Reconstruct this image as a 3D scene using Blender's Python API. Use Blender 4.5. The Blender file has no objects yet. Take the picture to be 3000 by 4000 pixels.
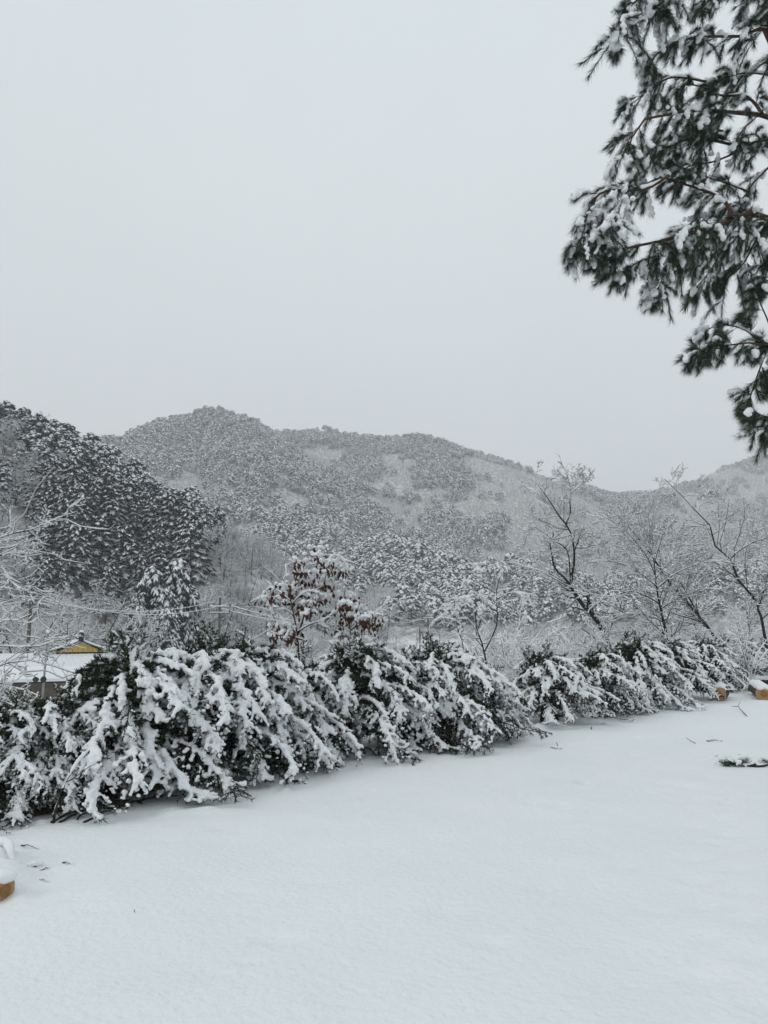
import bpy, math, random
import numpy as np
from math import radians, sin, cos, pi
from mathutils import Vector, noise as mnoise

# ------------------------------------------------------------------ camera
SC = bpy.context.scene
CAM_H = 1.6
PITCH = math.atan(440/3000)                 # horizon sits at y=2440 of the 3000x4000 photograph
cam_d = bpy.data.cameras.new('camera'); cam = bpy.data.objects.new('camera', cam_d)
SC.collection.objects.link(cam); SC.camera = cam
cam.location = (0, 0, CAM_H); cam.rotation_euler = (pi/2+PITCH, 0, 0)
cam_d.sensor_fit = 'HORIZONTAL'; cam_d.sensor_width = 36; cam_d.lens = 36
cam_d.clip_start = 0.05; cam_d.clip_end = 9000

# ------------------------------------------------------------------ sky and light (overcast)
W = bpy.data.worlds.new('World'); SC.world = W; W.use_nodes = True
nt = W.node_tree; nt.nodes.clear()
N = nt.nodes.new; L = nt.links.new
SUN_EL, SUN_AZ = radians(34), radians(238)
sky = N('ShaderNodeTexSky'); sky.sky_type = 'NISHITA'; sky.sun_disc = False
sky.sun_elevation = SUN_EL; sky.sun_rotation = SUN_AZ; sky.dust_density = 6; sky.air_density = 1.5
tc = N('ShaderNodeTexCoord'); sep = N('ShaderNodeSeparateXYZ'); L(tc.outputs['Generated'], sep.inputs[0])
ramp = N('ShaderNodeValToRGB'); L(sep.outputs['Z'], ramp.inputs[0])
e = ramp.color_ramp.elements
e[0].position = 0.0; e[0].color = (6.35, 6.68, 6.94, 1)
e[1].position = 1.0; e[1].color = (6.3, 7.0, 7.35, 1)
m1 = e.new(0.30); m1.color = (6.3, 6.68, 6.94, 1)
m2 = e.new(0.62); m2.color = (6.35, 6.9, 7.12, 1)
nz = N('ShaderNodeTexNoise'); nz.inputs['Scale'].default_value = 1.6; nz.inputs['Detail'].default_value = 3
L(tc.outputs['Generated'], nz.inputs['Vector'])
mr = N('ShaderNodeMapRange'); mr.inputs[1].default_value = .3; mr.inputs[2].default_value = .7
mr.inputs[3].default_value = .965; mr.inputs[4].default_value = 1.03; L(nz.outputs[0], mr.inputs[0])
mul = N('ShaderNodeVectorMath'); mul.operation = 'SCALE'; L(ramp.outputs[0], mul.inputs[0]); L(mr.outputs[0], mul.inputs['Scale'])
mix = N('ShaderNodeMix'); mix.data_type = 'RGBA'; mix.inputs[0].default_value = .95
L(sky.outputs[0], mix.inputs[6]); L(mul.outputs[0], mix.inputs[7])
bg = N('ShaderNodeBackground'); bg.inputs[1].default_value = 0.105
L(mix.outputs[2], bg.inputs[0])
out = N('ShaderNodeOutputWorld'); L(bg.outputs[0], out.inputs[0])

sd = bpy.data.lights.new('sun', 'SUN'); sd.energy = 0.5; sd.angle = radians(24); sd.color = (1, .985, .96)
sun = bpy.data.objects.new('sun', sd); SC.collection.objects.link(sun)
# direction the light comes from: azimuth as in the sky texture, behind the camera
sv = Vector((sin(SUN_AZ)*cos(SUN_EL), cos(SUN_AZ)*cos(SUN_EL), sin(SUN_EL)))
sun.rotation_euler = sv.to_track_quat('Z', 'Y').to_euler()

SC.view_settings.view_transform = 'Standard'; SC.view_settings.look = 'None'
SC.view_settings.exposure = 0.2; SC.view_settings.gamma = 1
SC.view_settings.use_curve_mapping = False
SC.cycles.max_bounces = 6; SC.cycles.diffuse_bounces = 3; SC.cycles.volume_bounces = 1
SC.cycles.glossy_bounces = 2; SC.cycles.transmission_bounces = 2; SC.cycles.transparent_max_bounces = 4
SC.cycles.caustics_reflective = False; SC.cycles.caustics_refractive = False

COL = SC.collection
rng = np.random.default_rng(7)

# ------------------------------------------------------------------ helpers
cp, sp_ = cos(PITCH), sin(PITCH)
def ray(x, y):
    u = (x-1500)/3000; v = (2000-y)/3000
    return np.array([u, cp-v*sp_, sp_+v*cp])
def at(x, y, d):
    """world point on the photograph's pixel ray at forward distance d"""
    r = ray(x, y); return np.array([0, 0, CAM_H]) + r*(d/r[1])
def gnd(x, y, z=0.0):
    r = ray(x, y); return np.array([0, 0, CAM_H]) + r*((z-CAM_H)/r[2])
def unit(a):
    return a/np.maximum(np.linalg.norm(a, axis=-1, keepdims=True), 1e-9)

class Geo:
    def __init__(self): self.v = []; self.t = []; self.q = []; self.n = 0
    def add(self, V, tris=None, quads=None, mat=0):
        V = np.asarray(V, float).reshape(-1, 3)
        if tris is not None and len(tris): self.t.append((np.asarray(tris, int).reshape(-1, 3)+self.n, mat))
        if quads is not None and len(quads): self.q.append((np.asarray(quads, int).reshape(-1, 4)+self.n, mat))
        self.v.append(V); self.n += len(V); return self
    def mesh(self, name, mats, smooth=True):
        me = bpy.data.meshes.new(name)
        V = np.concatenate(self.v) if self.v else np.zeros((0, 3))
        me.vertices.add(len(V)); me.vertices.foreach_set('co', V.astype(np.float32).ravel())
        T = np.concatenate([a for a, _ in self.t]) if self.t else np.zeros((0, 3), int)
        Q = np.concatenate([a for a, _ in self.q]) if self.q else np.zeros((0, 4), int)
        mi = np.concatenate([np.full(len(a), m) for a, m in self.t+self.q]) if (self.t or self.q) else np.zeros(0, int)
        loops = np.concatenate([T.ravel(), Q.ravel()])
        tot = np.concatenate([np.full(len(T), 3), np.full(len(Q), 4)])
        me.loops.add(len(loops)); me.loops.foreach_set('vertex_index', loops.astype(np.int32))
        me.polygons.add(len(tot)); st = np.concatenate([[0], np.cumsum(tot)[:-1]]) if len(tot) else tot
        me.polygons.foreach_set('loop_start', st.astype(np.int32))
        me.polygons.foreach_set('material_index', mi.astype(np.int32))
        me.polygons.foreach_set('use_smooth', np.full(len(tot), smooth))
        for m in (mats if isinstance(mats, (list, tuple)) else [mats]): me.materials.append(m)
        me.update(calc_edges=True); me.validate()
        return me
    def obj(self, name, mats, parent=None, smooth=True, loc=None):
        o = bpy.data.objects.new(name, self.mesh(name, mats, smooth)); COL.objects.link(o)
        if parent: o.parent = parent
        if parent and name in STUFFY: o['kind'] = 'stuff'
        if loc is not None: o.location = loc
        return o
STUFFY = {'twigs', 'needles', 'leaves', 'foliage'}
def tag(o, label=None, cat=None, group=None, kind=None):
    if label: o['label'] = label
    if cat: o['category'] = cat
    if group: o['group'] = group
    if kind: o['kind'] = kind
    return o
def thing(name, label, cat, loc=(0, 0, 0), rz=0, group=None):
    o = bpy.data.objects.new(name, None); COL.objects.link(o); o.empty_display_size = .2
    o.location = loc; o.rotation_euler = (0, 0, rz); return tag(o, label, cat, group)
def link_mesh(name, me, parent=None):
    o = bpy.data.objects.new(name, me); COL.objects.link(o)
    if parent: o.parent = parent
    if parent and name in STUFFY: o['kind'] = 'stuff'
    return o

def tubes(P, R, sides=4, cap=False):
    """P [n,k,3], R [n,k] -> verts, quads"""
    P = np.asarray(P, float); R = np.asarray(R, float)
    n, k, _ = P.shape
    T = np.empty_like(P); T[:, 1:-1] = P[:, 2:]-P[:, :-2]; T[:, 0] = P[:, 1]-P[:, 0]; T[:, -1] = P[:, -1]-P[:, -2]
    T = unit(T)
    ref = np.where(np.abs(T[:, :, 2:3]) < .9, np.array([0, 0, 1.]), np.array([1., 0, 0]))
    A = unit(np.cross(T, ref)); B = np.cross(T, A)
    a = np.arange(sides)*2*pi/sides
    V = P[:, :, None, :] + R[:, :, None, None]*(np.cos(a)[None, None, :, None]*A[:, :, None, :]+np.sin(a)[None, None, :, None]*B[:, :, None, :])
    idx = np.arange(n*k*sides).reshape(n, k, sides)
    a0 = idx[:, :-1]; b0 = idx[:, 1:]
    Q = np.stack([a0, np.roll(a0, -1, 2), np.roll(b0, -1, 2), b0], -1).reshape(-1, 4)
    return V.reshape(-1, 3), Q
def resample(pts, k):
    p = np.asarray(pts, float)
    # Catmull-Rom densify, then equal arc length
    ext = np.vstack([2*p[0]-p[1], p, 2*p[-1]-p[-2]]); out_ = []
    for i in range(len(p)-1):
        a, b, c, d = ext[i:i+4]
        for s in np.linspace(0, 1, 8, endpoint=False):
            out_.append(.5*((2*b)+(-a+c)*s+(2*a-5*b+4*c-d)*s*s+(-a+3*b-3*c+d)*s**3))
    out_.append(p[-1]); q = np.array(out_)
    s = np.concatenate([[0], np.cumsum(np.linalg.norm(np.diff(q, axis=0), axis=1))])
    u = np.linspace(0, s[-1], k)
    return np.stack([np.interp(u, s, q[:, j]) for j in range(3)], 1)
def interp(P, t):
    """P [n,k,3], t [n,m] -> pos, tangent [n,m,3]"""
    n, k, _ = P.shape; f = t*(k-1); i = np.clip(f.astype(int), 0, k-2); w = (f-i)[..., None]
    r = np.arange(n)[:, None]
    a, b = P[r, i], P[r, i+1]
    return a*(1-w)+b*w, unit(b-a)
def spawn(P, R, m, t0, t1, ang, lenf, k, rg, bend=0.0, jit=.06, rf=.6, upb=0.0, flat=0.0, tipr=.3, taper=.5, absl=None, even=False):
    """children of every path: m each"""
    n = P.shape[0]
    if even:
        t = np.linspace(t0, t1, m)[None, :] + rg.uniform(-.4, .4, (n, m))*(t1-t0)/m; t = np.clip(t, 0, 1)
    else: t = rg.uniform(t0, t1, (n, m))
    pos, tan = interp(P, t)
    rad = interp(np.repeat(R[:, :, None], 3, 2), t)[0][..., 0]
    plen = np.linalg.norm(np.diff(P, axis=1), axis=2).sum(1)[:, None]
    rv = rg.normal(size=(n, m, 3)); rv[..., 2] *= (1-flat)
    per = unit(rv-(rv*tan).sum(-1, keepdims=True)*tan)
    a = np.radians(ang)*rg.uniform(.7, 1.3, (n, m, 1))
    d = np.cos(a)*tan+np.sin(a)*per; d[..., 2] += upb; d = unit(d)
    ln = (plen*lenf if absl is None else np.full((n, 1), absl))*(1-taper*t)*rg.uniform(.6, 1.25, (n, m))
    s = np.linspace(0, 1, k)
    C = pos[:, :, None, :]+d[:, :, None, :]*(ln[:, :, None]*s)[..., None]
    C[..., 2] += bend*(ln[:, :, None]*s**2)
    w = np.cumsum(rg.normal(size=(n, m, k, 3)), 2)*(ln*jit)[:, :, None, None]/math.sqrt(k); w[:, :, 0] = 0
    C += w
    CR = (rad*rf)[:, :, None]*(1-(1-tipr)*s)
    return C.reshape(-1, k, 3), CR.reshape(-1, k)
def snow_ridge(G, P, R, s0, mat, rg, p=1.0, mins=.25, sides=4, lump=.35):
    """snow lying along branches"""
    if p < 1:
        keep = rg.random(len(P)) < p; P, R = P[keep], R[keep]
    if not len(P): return
    T = np.gradient(P, axis=1); T = unit(T)
    hz = np.sqrt(np.clip(1-T[..., 2]**2, 0, 1))
    sr = s0*np.clip(hz, mins, 1)*rg.uniform(1-lump, 1+lump, P.shape[:2])
    C = P.copy(); C[..., 2] += R*.7+sr*.55
    sr[:, 0] *= .6; sr[:, -1] *= .45
    V, Q = tubes(C, sr, sides); G.add(V, quads=Q, mat=mat)

# icosphere template
def ico(sub):
    import bmesh
    bm = bmesh.new(); bmesh.ops.create_icosphere(bm, subdivisions=sub, radius=1)
    v = np.array([x.co[:] for x in bm.verts]); f = np.array([[y.index for y in x.verts] for x in bm.faces]); bm.free()
    return v, f
ICO1 = ico(1); ICO2 = ico(2)
def blobs(G, C, r, rg, tpl=ICO2, jit=.25, mat=0, flat=1.0):
    v, f = tpl; C = np.asarray(C).reshape(-1, 3); n = len(C)
    sc = np.asarray(r).reshape(-1, 1)*rg.uniform(1-jit, 1+jit, (n, 3)); sc[:, 2] *= flat
    V = C[:, None]+v[None]*sc[:, None]
    F = f[None]+(np.arange(n)*len(v))[:, None, None]
    G.add(V.reshape(-1, 3), tris=F.reshape(-1, 3), mat=mat)
def remesh(G, voxel, name, mat, smooth=2, lump=0.0, lscale=.05):
    """melt overlapping lumps into one snow surface"""
    me = G.mesh(name+'_src', mat); o = bpy.data.objects.new('tmp', me); COL.objects.link(o)
    md = o.modifiers.new('r', 'REMESH'); md.mode = 'VOXEL'; md.voxel_size = voxel; md.use_smooth_shade = True
    if smooth:
        ms = o.modifiers.new('s', 'SMOOTH'); ms.iterations = smooth; ms.factor = .5
    if lump:
        tx = bpy.data.textures.new('lump', 'CLOUDS'); tx.noise_scale = lscale; tx.noise_depth = 2
        dm = o.modifiers.new('d', 'DISPLACE'); dm.texture = tx; dm.strength = lump; dm.mid_level = .5; dm.texture_coords = 'LOCAL'
    dg = bpy.context.evaluated_depsgraph_get(); ev = o.evaluated_get(dg)
    res = bpy.data.meshes.new_from_object(ev); res.name = name
    bpy.data.objects.remove(o); bpy.data.meshes.remove(me)
    res.materials.clear(); res.materials.append(mat)
    res.polygons.foreach_set('use_smooth', np.ones(len(res.polygons), bool))
    return res
def needles(G, P0, D, Ln, Wd, rg, mat=0):
    P0 = P0.reshape(-1, 3); D = unit(D.reshape(-1, 3)); n = len(P0)
    Ln = np.broadcast_to(np.asarray(Ln, float).reshape(-1, 1), (n, 1)); Wd = np.broadcast_to(np.asarray(Wd, float).reshape(-1, 1), (n, 1))
    S = unit(np.cross(D, rg.normal(size=(n, 3))))*Wd*.5
    V = np.stack([P0-S, P0+S, P0+D*Ln], 1).reshape(-1, 3)
    G.add(V, tris=np.arange(3*n).reshape(-1, 3), mat=mat)
def box(G, lo, hi, mat=0, M=None):
    x0, y0, z0 = lo; x1, y1, z1 = hi
    V = np.array([[x0, y0, z0], [x1, y0, z0], [x1, y1, z0], [x0, y1, z0], [x0, y0, z1], [x1, y0, z1], [x1, y1, z1], [x0, y1, z1]], float)
    if M is not None: V = V@M[0].T+M[1]
    G.add(V, quads=[[0, 3, 2, 1], [4, 5, 6, 7], [0, 1, 5, 4], [1, 2, 6, 5], [2, 3, 7, 6], [3, 0, 4, 7]], mat=mat)

# ------------------------------------------------------------------ materials
def mat_(name, col, rough=.8, col2=None, scale=5., bump=0., bscale=60., detail=4, spec=.3, w2=.5, obj=True, rand=0.0):
    m = bpy.data.materials.new(name); m.use_nodes = True; t = m.node_tree; b = t.nodes['Principled BSDF']
    b.inputs['Roughness'].default_value = rough; b.inputs['Specular IOR Level'].default_value = spec
    b.inputs['Base Color'].default_value = (*col, 1)
    c = t.nodes.new('ShaderNodeTexCoord') if not obj else t.nodes.new('ShaderNodeNewGeometry')
    vec = c.outputs['Position'] if obj else c.outputs['Object']
    if col2 is not None:
        n_ = t.nodes.new('ShaderNodeTexNoise'); n_.inputs['Scale'].default_value = scale; n_.inputs['Detail'].default_value = detail
        t.links.new(vec, n_.inputs['Vector'])
        r_ = t.nodes.new('ShaderNodeValToRGB'); r_.color_ramp.elements[0].position = .5-w2*.4; r_.color_ramp.elements[1].position = .5+w2*.4
        r_.color_ramp.elements[0].color = (*col, 1); r_.color_ramp.elements[1].color = (*col2, 1)
        t.links.new(n_.outputs[0], r_.inputs[0]); t.links.new(r_.outputs[0], b.inputs['Base Color'])
    if bump:
        n2 = t.nodes.new('ShaderNodeTexNoise'); n2.inputs['Scale'].default_value = bscale; n2.inputs['Detail'].default_value = 5
        t.links.new(vec, n2.inputs['Vector'])
        bp = t.nodes.new('ShaderNodeBump'); bp.inputs['Strength'].default_value = bump; bp.inputs['Distance'].default_value = .02
        t.links.new(n2.outputs[0], bp.inputs['Height']); t.links.new(bp.outputs[0], b.inputs['Normal'])
    return m
M_SNOW = mat_('snow_lumpy', (.83, .845, .86), .8, (.88, .89, .90), 9, bump=.5, bscale=55, spec=.15)
M_SNOWG = mat_('snow_ground', (.82, .84, .848), .85, (.86, .875, .88), .8, bump=.8, bscale=22, spec=.12)
M_SNOWT = mat_('snow_on_twigs', (.84, .85, .86), .85, spec=.1)
M_FARSNOW = mat_('snow_on_far_trees', (.86, .87, .885), .9, spec=.05)
M_BARK = mat_('dark_wet_bark', (.018, .015, .013), .85, (.045, .037, .032), 18, bump=.5, bscale=40)
M_TWIG = mat_('dark_twig_bark', (.03, .024, .021), .9, (.055, .045, .04), 3)
M_PBARK = mat_('red_pine_bark', (.045, .024, .017), .85, (.10, .052, .034), 14, bump=.6, bscale=30)
M_YEW = mat_('yew_needles', (.010, .019, .009), .6, (.034, .047, .018), 5, spec=.25)
M_PINE = mat_('pine_needles', (.020, .042, .024), .6, (.058, .095, .055), 4, spec=.3)
M_FARPINE = mat_('far_pine_needles', (.034, .042, .041), .9, (.085, .095, .092), .4, spec=.05)
M_LARCH = mat_('larch_twigs', (.028, .023, .024), .9, (.060, .052, .052), .5, spec=.05)
M_GREYTWIG = mat_('grey_far_twigs', (.30, .285, .28), .9, (.40, .38, .37), .08, spec=.05)
M_LEAF = mat_('dead_brown_leaf', (.040, .014, .008), .75, (.115, .044, .022), 9, spec=.2)
M_LOGEND = mat_('cut_log_end', (.33, .19, .085), .7, (.45, .28, .13), 14, bump=.2, bscale=60)
M_HEART = mat_('log_heartwood', (.20, .10, .04), .75, (.31, .17, .07), 25, bump=.3, bscale=80)
M_LOGBARK = mat_('log_bark', (.035, .022, .015), .9, (.10, .055, .035), 16, bump=.8, bscale=30)
M_POLE = mat_('concrete_pole', (.08, .07, .062), .85, (.14, .125, .11), 2)
M_METAL = mat_('grey_metal', (.20, .23, .25), .5, (.28, .31, .33), 3, spec=.4)
M_DARK = mat_('dark_tile_edge', (.03, .03, .033), .7, (.05, .05, .055), 6)
M_YELLOW = mat_('yellow_gable_boards', (.50, .34, .10), .7, (.62, .45, .16), 4, bump=.2, bscale=20)
M_WALL = mat_('grey_plaster', (.24, .22, .20), .85, (.34, .31, .28), 2)
M_WALLT = mat_('tan_boards', (.17, .14, .11), .8, (.25, .21, .16), 3)
M_GREEN = mat_('dull_green_panel', (.03, .11, .085), .6, (.05, .15, .11), 3)
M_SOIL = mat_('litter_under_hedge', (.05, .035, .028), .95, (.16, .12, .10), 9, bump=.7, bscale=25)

# ================================================================== TERRAIN
HED = np.array([gnd(40, 3200)[:2], gnd(1500, 2890)[:2], gnd(2300, 2800)[:2], gnd(2950, 2660)[:2]])
hd = unit((HED[2]-HED[0])[None])[0]                     # direction along the hedge
hn = np.array([-hd[1], hd[0]])                          # pointing away from the yard
def sm(a, b, x):
    t = np.clip((x-a)/(b-a), 0, 1); return t*t*(3-2*t)
VALLEY = -5.0
def bench(x, y):
    """level yard that drops away behind the hedge"""
    along = (x-HED[0, 0])*hd[0]+(y-HED[0, 1])*hd[1]
    s = (x-HED[0, 0])*hn[0]+(y-HED[0, 1])*hn[1] - .0035*np.clip(along-12, 0, 200)**1.2
    return VALLEY*sm(1.6, 13, s)

# value noise
_tab = np.random.default_rng(3).random((256, 256))
def vnoise(x, y):
    xi = np.floor(x).astype(int); yi = np.floor(y).astype(int); fx = x-xi; fy = y-yi
    fx = fx*fx*(3-2*fx); fy = fy*fy*(3-2*fy)
    g = lambda a, b: _tab[a & 255, b & 255]
    return (g(xi, yi)*(1-fx)+g(xi+1, yi)*fx)*(1-fy)+(g(xi, yi+1)*(1-fx)+g(xi+1, yi+1)*fx)*fy
def fbm(x, y, o=4):
    s = 0; a = .5
    for i in range(o): s = s+a*vnoise(x+17.3*i, y-9.1*i); x, y, a = x*2.03, y*2.03, a*.5
    return s

# ridges: photograph skyline / spur lines at their distances; (points, slope, pines)
def rp(*pts): return np.array([at(*p)-[0, 0, 6. if p[2] > 460 else 0] for p in pts])
RIDGES = [
    # left wooded hill close by
    (rp((-900, 1650, 210), (-300, 1640, 200), (0, 1745, 190), (120, 1810, 186), (211, 1895, 182), (290, 1955, 178), (430, 2040, 172), (603, 2085, 168), (700, 2135, 164), (800, 2270, 158), (860, 2430, 152)), .62, 1.0),
    # middle left ridge
    (rp((-900, 1600, 900), (0, 1730, 820), (180, 1725, 800), (400, 1712, 800), (520, 1730, 820), (600, 1725, 850)), .6, .75),
    # peak and back ridge
    (rp((600, 1725, 850), (700, 1685, 880), (790, 1630, 890), (845, 1610, 900), (930, 1640, 930), (1050, 1690, 1000), (1150, 1695, 1100), (1250, 1684, 1130), (1400, 1705, 1130), (1500, 1712, 1120), (1620, 1698, 1080), (1700, 1715, 1060), (1850, 1770, 1060), (2000, 1845, 1060), (2200, 1895, 1080), (2400, 1930, 1120), (2550, 1925, 1180)), .58, 1.0),
    # right mountain in the cloud
    (rp((2500, 1935, 1240), (2650, 1900, 1300), (2760, 1865, 1340), (2860, 1820, 1370), (2950, 1795, 1390), (3150, 1770, 1420), (3600, 1700, 1500)), .55, .6),
    # spur from the peak to the viewer
    (rp((845, 1612, 900), (880, 1720, 800), (900, 1850, 690), (940, 2000, 580), (960, 2150, 490)), .62, 1.0),
    # spur to the right of the peak, the long diagonal pine band
    (rp((940, 1640, 930), (1080, 1750, 860), (1230, 1880, 780), (1420, 2000, 700), (1560, 2110, 620), (1680, 2200, 540)), .6, 1.0),
    # low spur
    (rp((1080, 1990, 600), (1200, 2060, 540), (1330, 2170, 470), (1400, 2270, 420)), .55, .9),
    (rp((1250, 1684, 1130), (1300, 1790, 1050), (1380, 1880, 960), (1500, 2000, 860)), .5, .8),
    # spur under the right hump
    (rp((1620, 1698, 1080), (1690, 1800, 1000), (1700, 1950, 880), (1730, 2060, 780)), .55, 1.0),
    (rp((1700, 1715, 1060), (1850, 1880, 940), (1900, 2020, 820), (1960, 2120, 720)), .55, .7),
    (rp((2000, 1845, 1060), (2120, 1960, 940), (2200, 2080, 800), (2260, 2200, 660)), .52, .7),
    (rp((2400, 1930, 1120), (2460, 2030, 950), (2520, 2160, 760), (2560, 2280, 600)), .5, .9),
    (rp((2860, 1820, 1370), (2880, 1960, 1150), (2900, 2120, 900), (2930, 2280, 640)), .5, .6),
    # near dark spur in the middle
    (rp((1480, 2090, 470), (1560, 2170, 420), (1650, 2250, 380), (1750, 2330, 345), (1830, 2420, 315)), .7, 1.25),
    (rp((1900, 2190, 480), (2050, 2230, 440), (2200, 2290, 400), (2350, 2350, 370)), .6, 1.2),
    (rp((1350, 2260, 380), (1430, 2290, 350), (1530, 2370, 320), (1600, 2430, 300)), .6, .35),
    (rp((2450, 2240, 480), (2700, 2260, 460), (2950, 2270, 450), (3400, 2230, 440)), .6, 1.1),
]
GX0, GX1, GY0, GY1, GS = -1300., 1500., -260., 1700., 8.
gx = np.arange(GX0, GX1+1, GS); gy = np.arange(GY0, GY1+1, GS)
X, Y = np.meshgrid(gx, gy, indexing='ij')
Z = np.full(X.shape, -1e3); RD = np.full(X.shape, 1e3); RW = np.zeros(X.shape)
warp = (fbm(X/90, Y/90)-.47)*60; warp2 = (fbm(X/90+40, Y/90+7)-.47)*60
Xw, Yw = X+warp, Y+warp2
for pts, slope, pw in RIDGES:
    best = np.full(X.shape, -1e3); bd = np.full(X.shape, 1e3)
    small = pts[:, 1].max() < 230
    xx, yy = (X+warp*.15, Y+warp2*.15) if small else (Xw, Yw)
    for a, b in zip(pts[:-1], pts[1:]):
        ab = b[:2]-a[:2]; t = np.clip(((xx-a[0])*ab[0]+(yy-a[1])*ab[1])/(ab@ab), 0, 1)
        d = np.hypot(xx-a[0]-t*ab[0], yy-a[1]-t*ab[1]); h = a[2]+(b[2]-a[2])*t
        z = h-slope*(np.sqrt(d*d+12**2)-12)
        best = np.maximum(best, z); bd = np.minimum(bd, d)
    k = 7.0                                              # smooth maximum
    hmx = np.clip(.5+.5*(best-Z)/(2*k), 0, 1); Z = Z*(1-hmx)+best*hmx+2*k*hmx*(1-hmx)*.5
    near = np.exp(-(bd/70)**2)*pw*(best > Z-25); RW = np.maximum(RW, near)
floor = np.where(Y > 30, VALLEY+np.clip(Y-150, 0, 400)*.012, VALLEY)+(fbm(X/60, Y/60)-.5)*1.2*sm(60, 140, Y)
hmx = np.clip(.5+.5*(Z-floor)/6, 0, 1); Z = np.where(Z > floor+3, Z, np.where(Z < floor-3, floor, floor*(1-hmx)+Z*hmx))
Z = Z+(fbm(X/35, Y/35)-.47)*6*sm(5, 40, Z-VALLEY)
bz = bench(X, Y)
nearw = sm(170, 90, np.hypot(X, np.clip(Y, 0, None)))*sm(150, 110, Y)
inside = sm(44, 34, np.abs(X-6))*sm(56, 46, Y)*sm(-26, -16, Y)
bzone = np.where(bz > VALLEY+.02, 1.0, 0)*(Y < 130)
Z = np.where(bzone > 0, np.maximum(bz, VALLEY), Z)-1.3*inside
def hgt(x, y):
    fx = np.clip((np.asarray(x)-GX0)/GS, 0, len(gx)-1.001); fy = np.clip((np.asarray(y)-GY0)/GS, 0, len(gy)-1.001)
    i = fx.astype(int); j = fy.astype(int); u = fx-i; v = fy-j
    return (Z[i, j]*(1-u)+Z[i+1, j]*u)*(1-v)+(Z[i, j+1]*(1-u)+Z[i+1, j+1]*u)*v
def grid_quads(nx, ny):
    i, j = np.meshgrid(np.arange(nx-1), np.arange(ny-1), indexing='ij'); a = i*ny+j
    return np.stack([a, a+ny, a+ny+1, a+1], -1).reshape(-1, 4)
def mat_terrain():
    m = mat_('snowy_forest_floor', (.30, .27, .26), .95, spec=.05); t = m.node_tree; b = t.nodes['Principled BSDF']
    g = t.nodes.new('ShaderNodeNewGeometry')
    n1 = t.nodes.new('ShaderNodeTexNoise'); n1.inputs['Scale'].default_value = .35; n1.inputs['Detail'].default_value = 6
    t.links.new(g.outputs['Position'], n1.inputs['Vector'])
    r = t.nodes.new('ShaderNodeValToRGB'); r.color_ramp.elements[0].position = .40; r.color_ramp.elements[1].position = .62
    r.color_ramp.elements[0].color = (.30, .275, .27, 1); r.color_ramp.elements[1].color = (.72, .71, .71, 1)
    t.links.new(n1.outputs[0], r.inputs[0])
    # level ground (fields in the valley) carries unbroken snow
    s = t.nodes.new('ShaderNodeSeparateXYZ'); t.links.new(g.outputs['Position'], s.inputs[0])
    mrr = t.nodes.new('ShaderNodeMapRange'); mrr.inputs[1].default_value = -3.9; mrr.inputs[2].default_value = -2.9
    t.links.new(s.outputs['Z'], mrr.inputs[0])
    mx = t.nodes.new('ShaderNodeMix'); mx.data_type = 'RGBA'; mx.inputs[6].default_value = (.82, .83, .845, 1)
    t.links.new(mrr.outputs[0], mx.inputs[0]); t.links.new(r.outputs[0], mx.inputs[7]); t.links.new(mx.outputs[2], b.inputs['Base Color'])
    return m
M_TERR = mat_terrain()
g = Geo().add(np.stack([X, Y, Z], -1), quads=grid_quads(len(gx), len(gy)))
terr = g.obj('mountain_terrain', M_TERR); tag(terr, kind='structure')
# beyond the modelled hills the land goes on level to the horizon
g = Geo()
for lo, hi in (((-4000, -3000), (GX0+4, 4500)), ((GX1-4, -3000), (4000, 4500)), ((GX0+4, -3000), (GX1-4, GY0+4)), ((GX0+4, GY1-4), (GX1-4, 4500))):
    g.add([[lo[0], lo[1], -7], [hi[0], lo[1], -7], [hi[0], hi[1], -7], [lo[0], hi[1], -7]], quads=[[0, 1, 2, 3]])
tag(g.obj('outer_ground', M_TERR), kind='structure')

# the yard: fine sheet of snow
ys = np.concatenate([np.arange(-30, 1.5, .9), 1.5*np.exp(np.linspace(0, math.log(58/1.5), 420))])
xs = np.concatenate([np.arange(-42, -9, .6), np.arange(-9, 16, .07), np.arange(16, 55, .5)])
XX, YY = np.meshgrid(xs, ys, indexing='ij')
ZZ = bench(XX, YY)
ZZ += (fbm(XX/3.2, YY/3.2)-.47)*.12+(fbm(XX/.8+9, YY/.8)-.47)*.055+(fbm(XX/.2+5, YY/.2+3, 2)-.37)*.016
rg = np.random.default_rng(11)
dim = []
for i in range(150):                                     # old tracks, dents, small humps
    if i < 95:
        p = gnd(rg.uniform(1900, 3050), rg.uniform(2800, 3150))
    else: p = gnd(rg.uniform(0, 3000), rg.uniform(3050, 3900))
    dim.append((p[0], p[1], rg.uniform(.06, .16), rg.uniform(-.075, .03) if i < 95 else rg.uniform(-.04, .012), rg.uniform(0, pi)))
for i in range(190):                                     # clumps dropped from the boughs
    s_ = rg.uniform(-1, 22); w_ = abs(rg.normal(0, .9))+.1; p = HED[0]+hd*s_-hn*w_; dim.append((p[0], p[1], rg.uniform(.03, .09), rg.uniform(.02, .07), rg.uniform(0, pi)))
for i in range(26):                                      # a half filled line of footprints
    p = gnd(2750, 3050)[:2]*(1-i/26)+np.array([1.0, 2.2])*(i/26); dim.append((p[0]+.12*(-1)**i, p[1], .13, -.03, .6))
for (px, py, r, dz, a) in dim:
    mk = (np.abs(XX-px) < 4*r) & (np.abs(YY-py) < 4*r)
    u = (XX[mk]-px)*cos(a)+(YY[mk]-py)*sin(a); v = -(XX[mk]-px)*sin(a)+(YY[mk]-py)*cos(a)
    q = (u/r)**2+(v/(r*.55))**2; ZZ[mk] += dz*np.exp(-q)-dz*.35*np.exp(-q/3)
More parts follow.
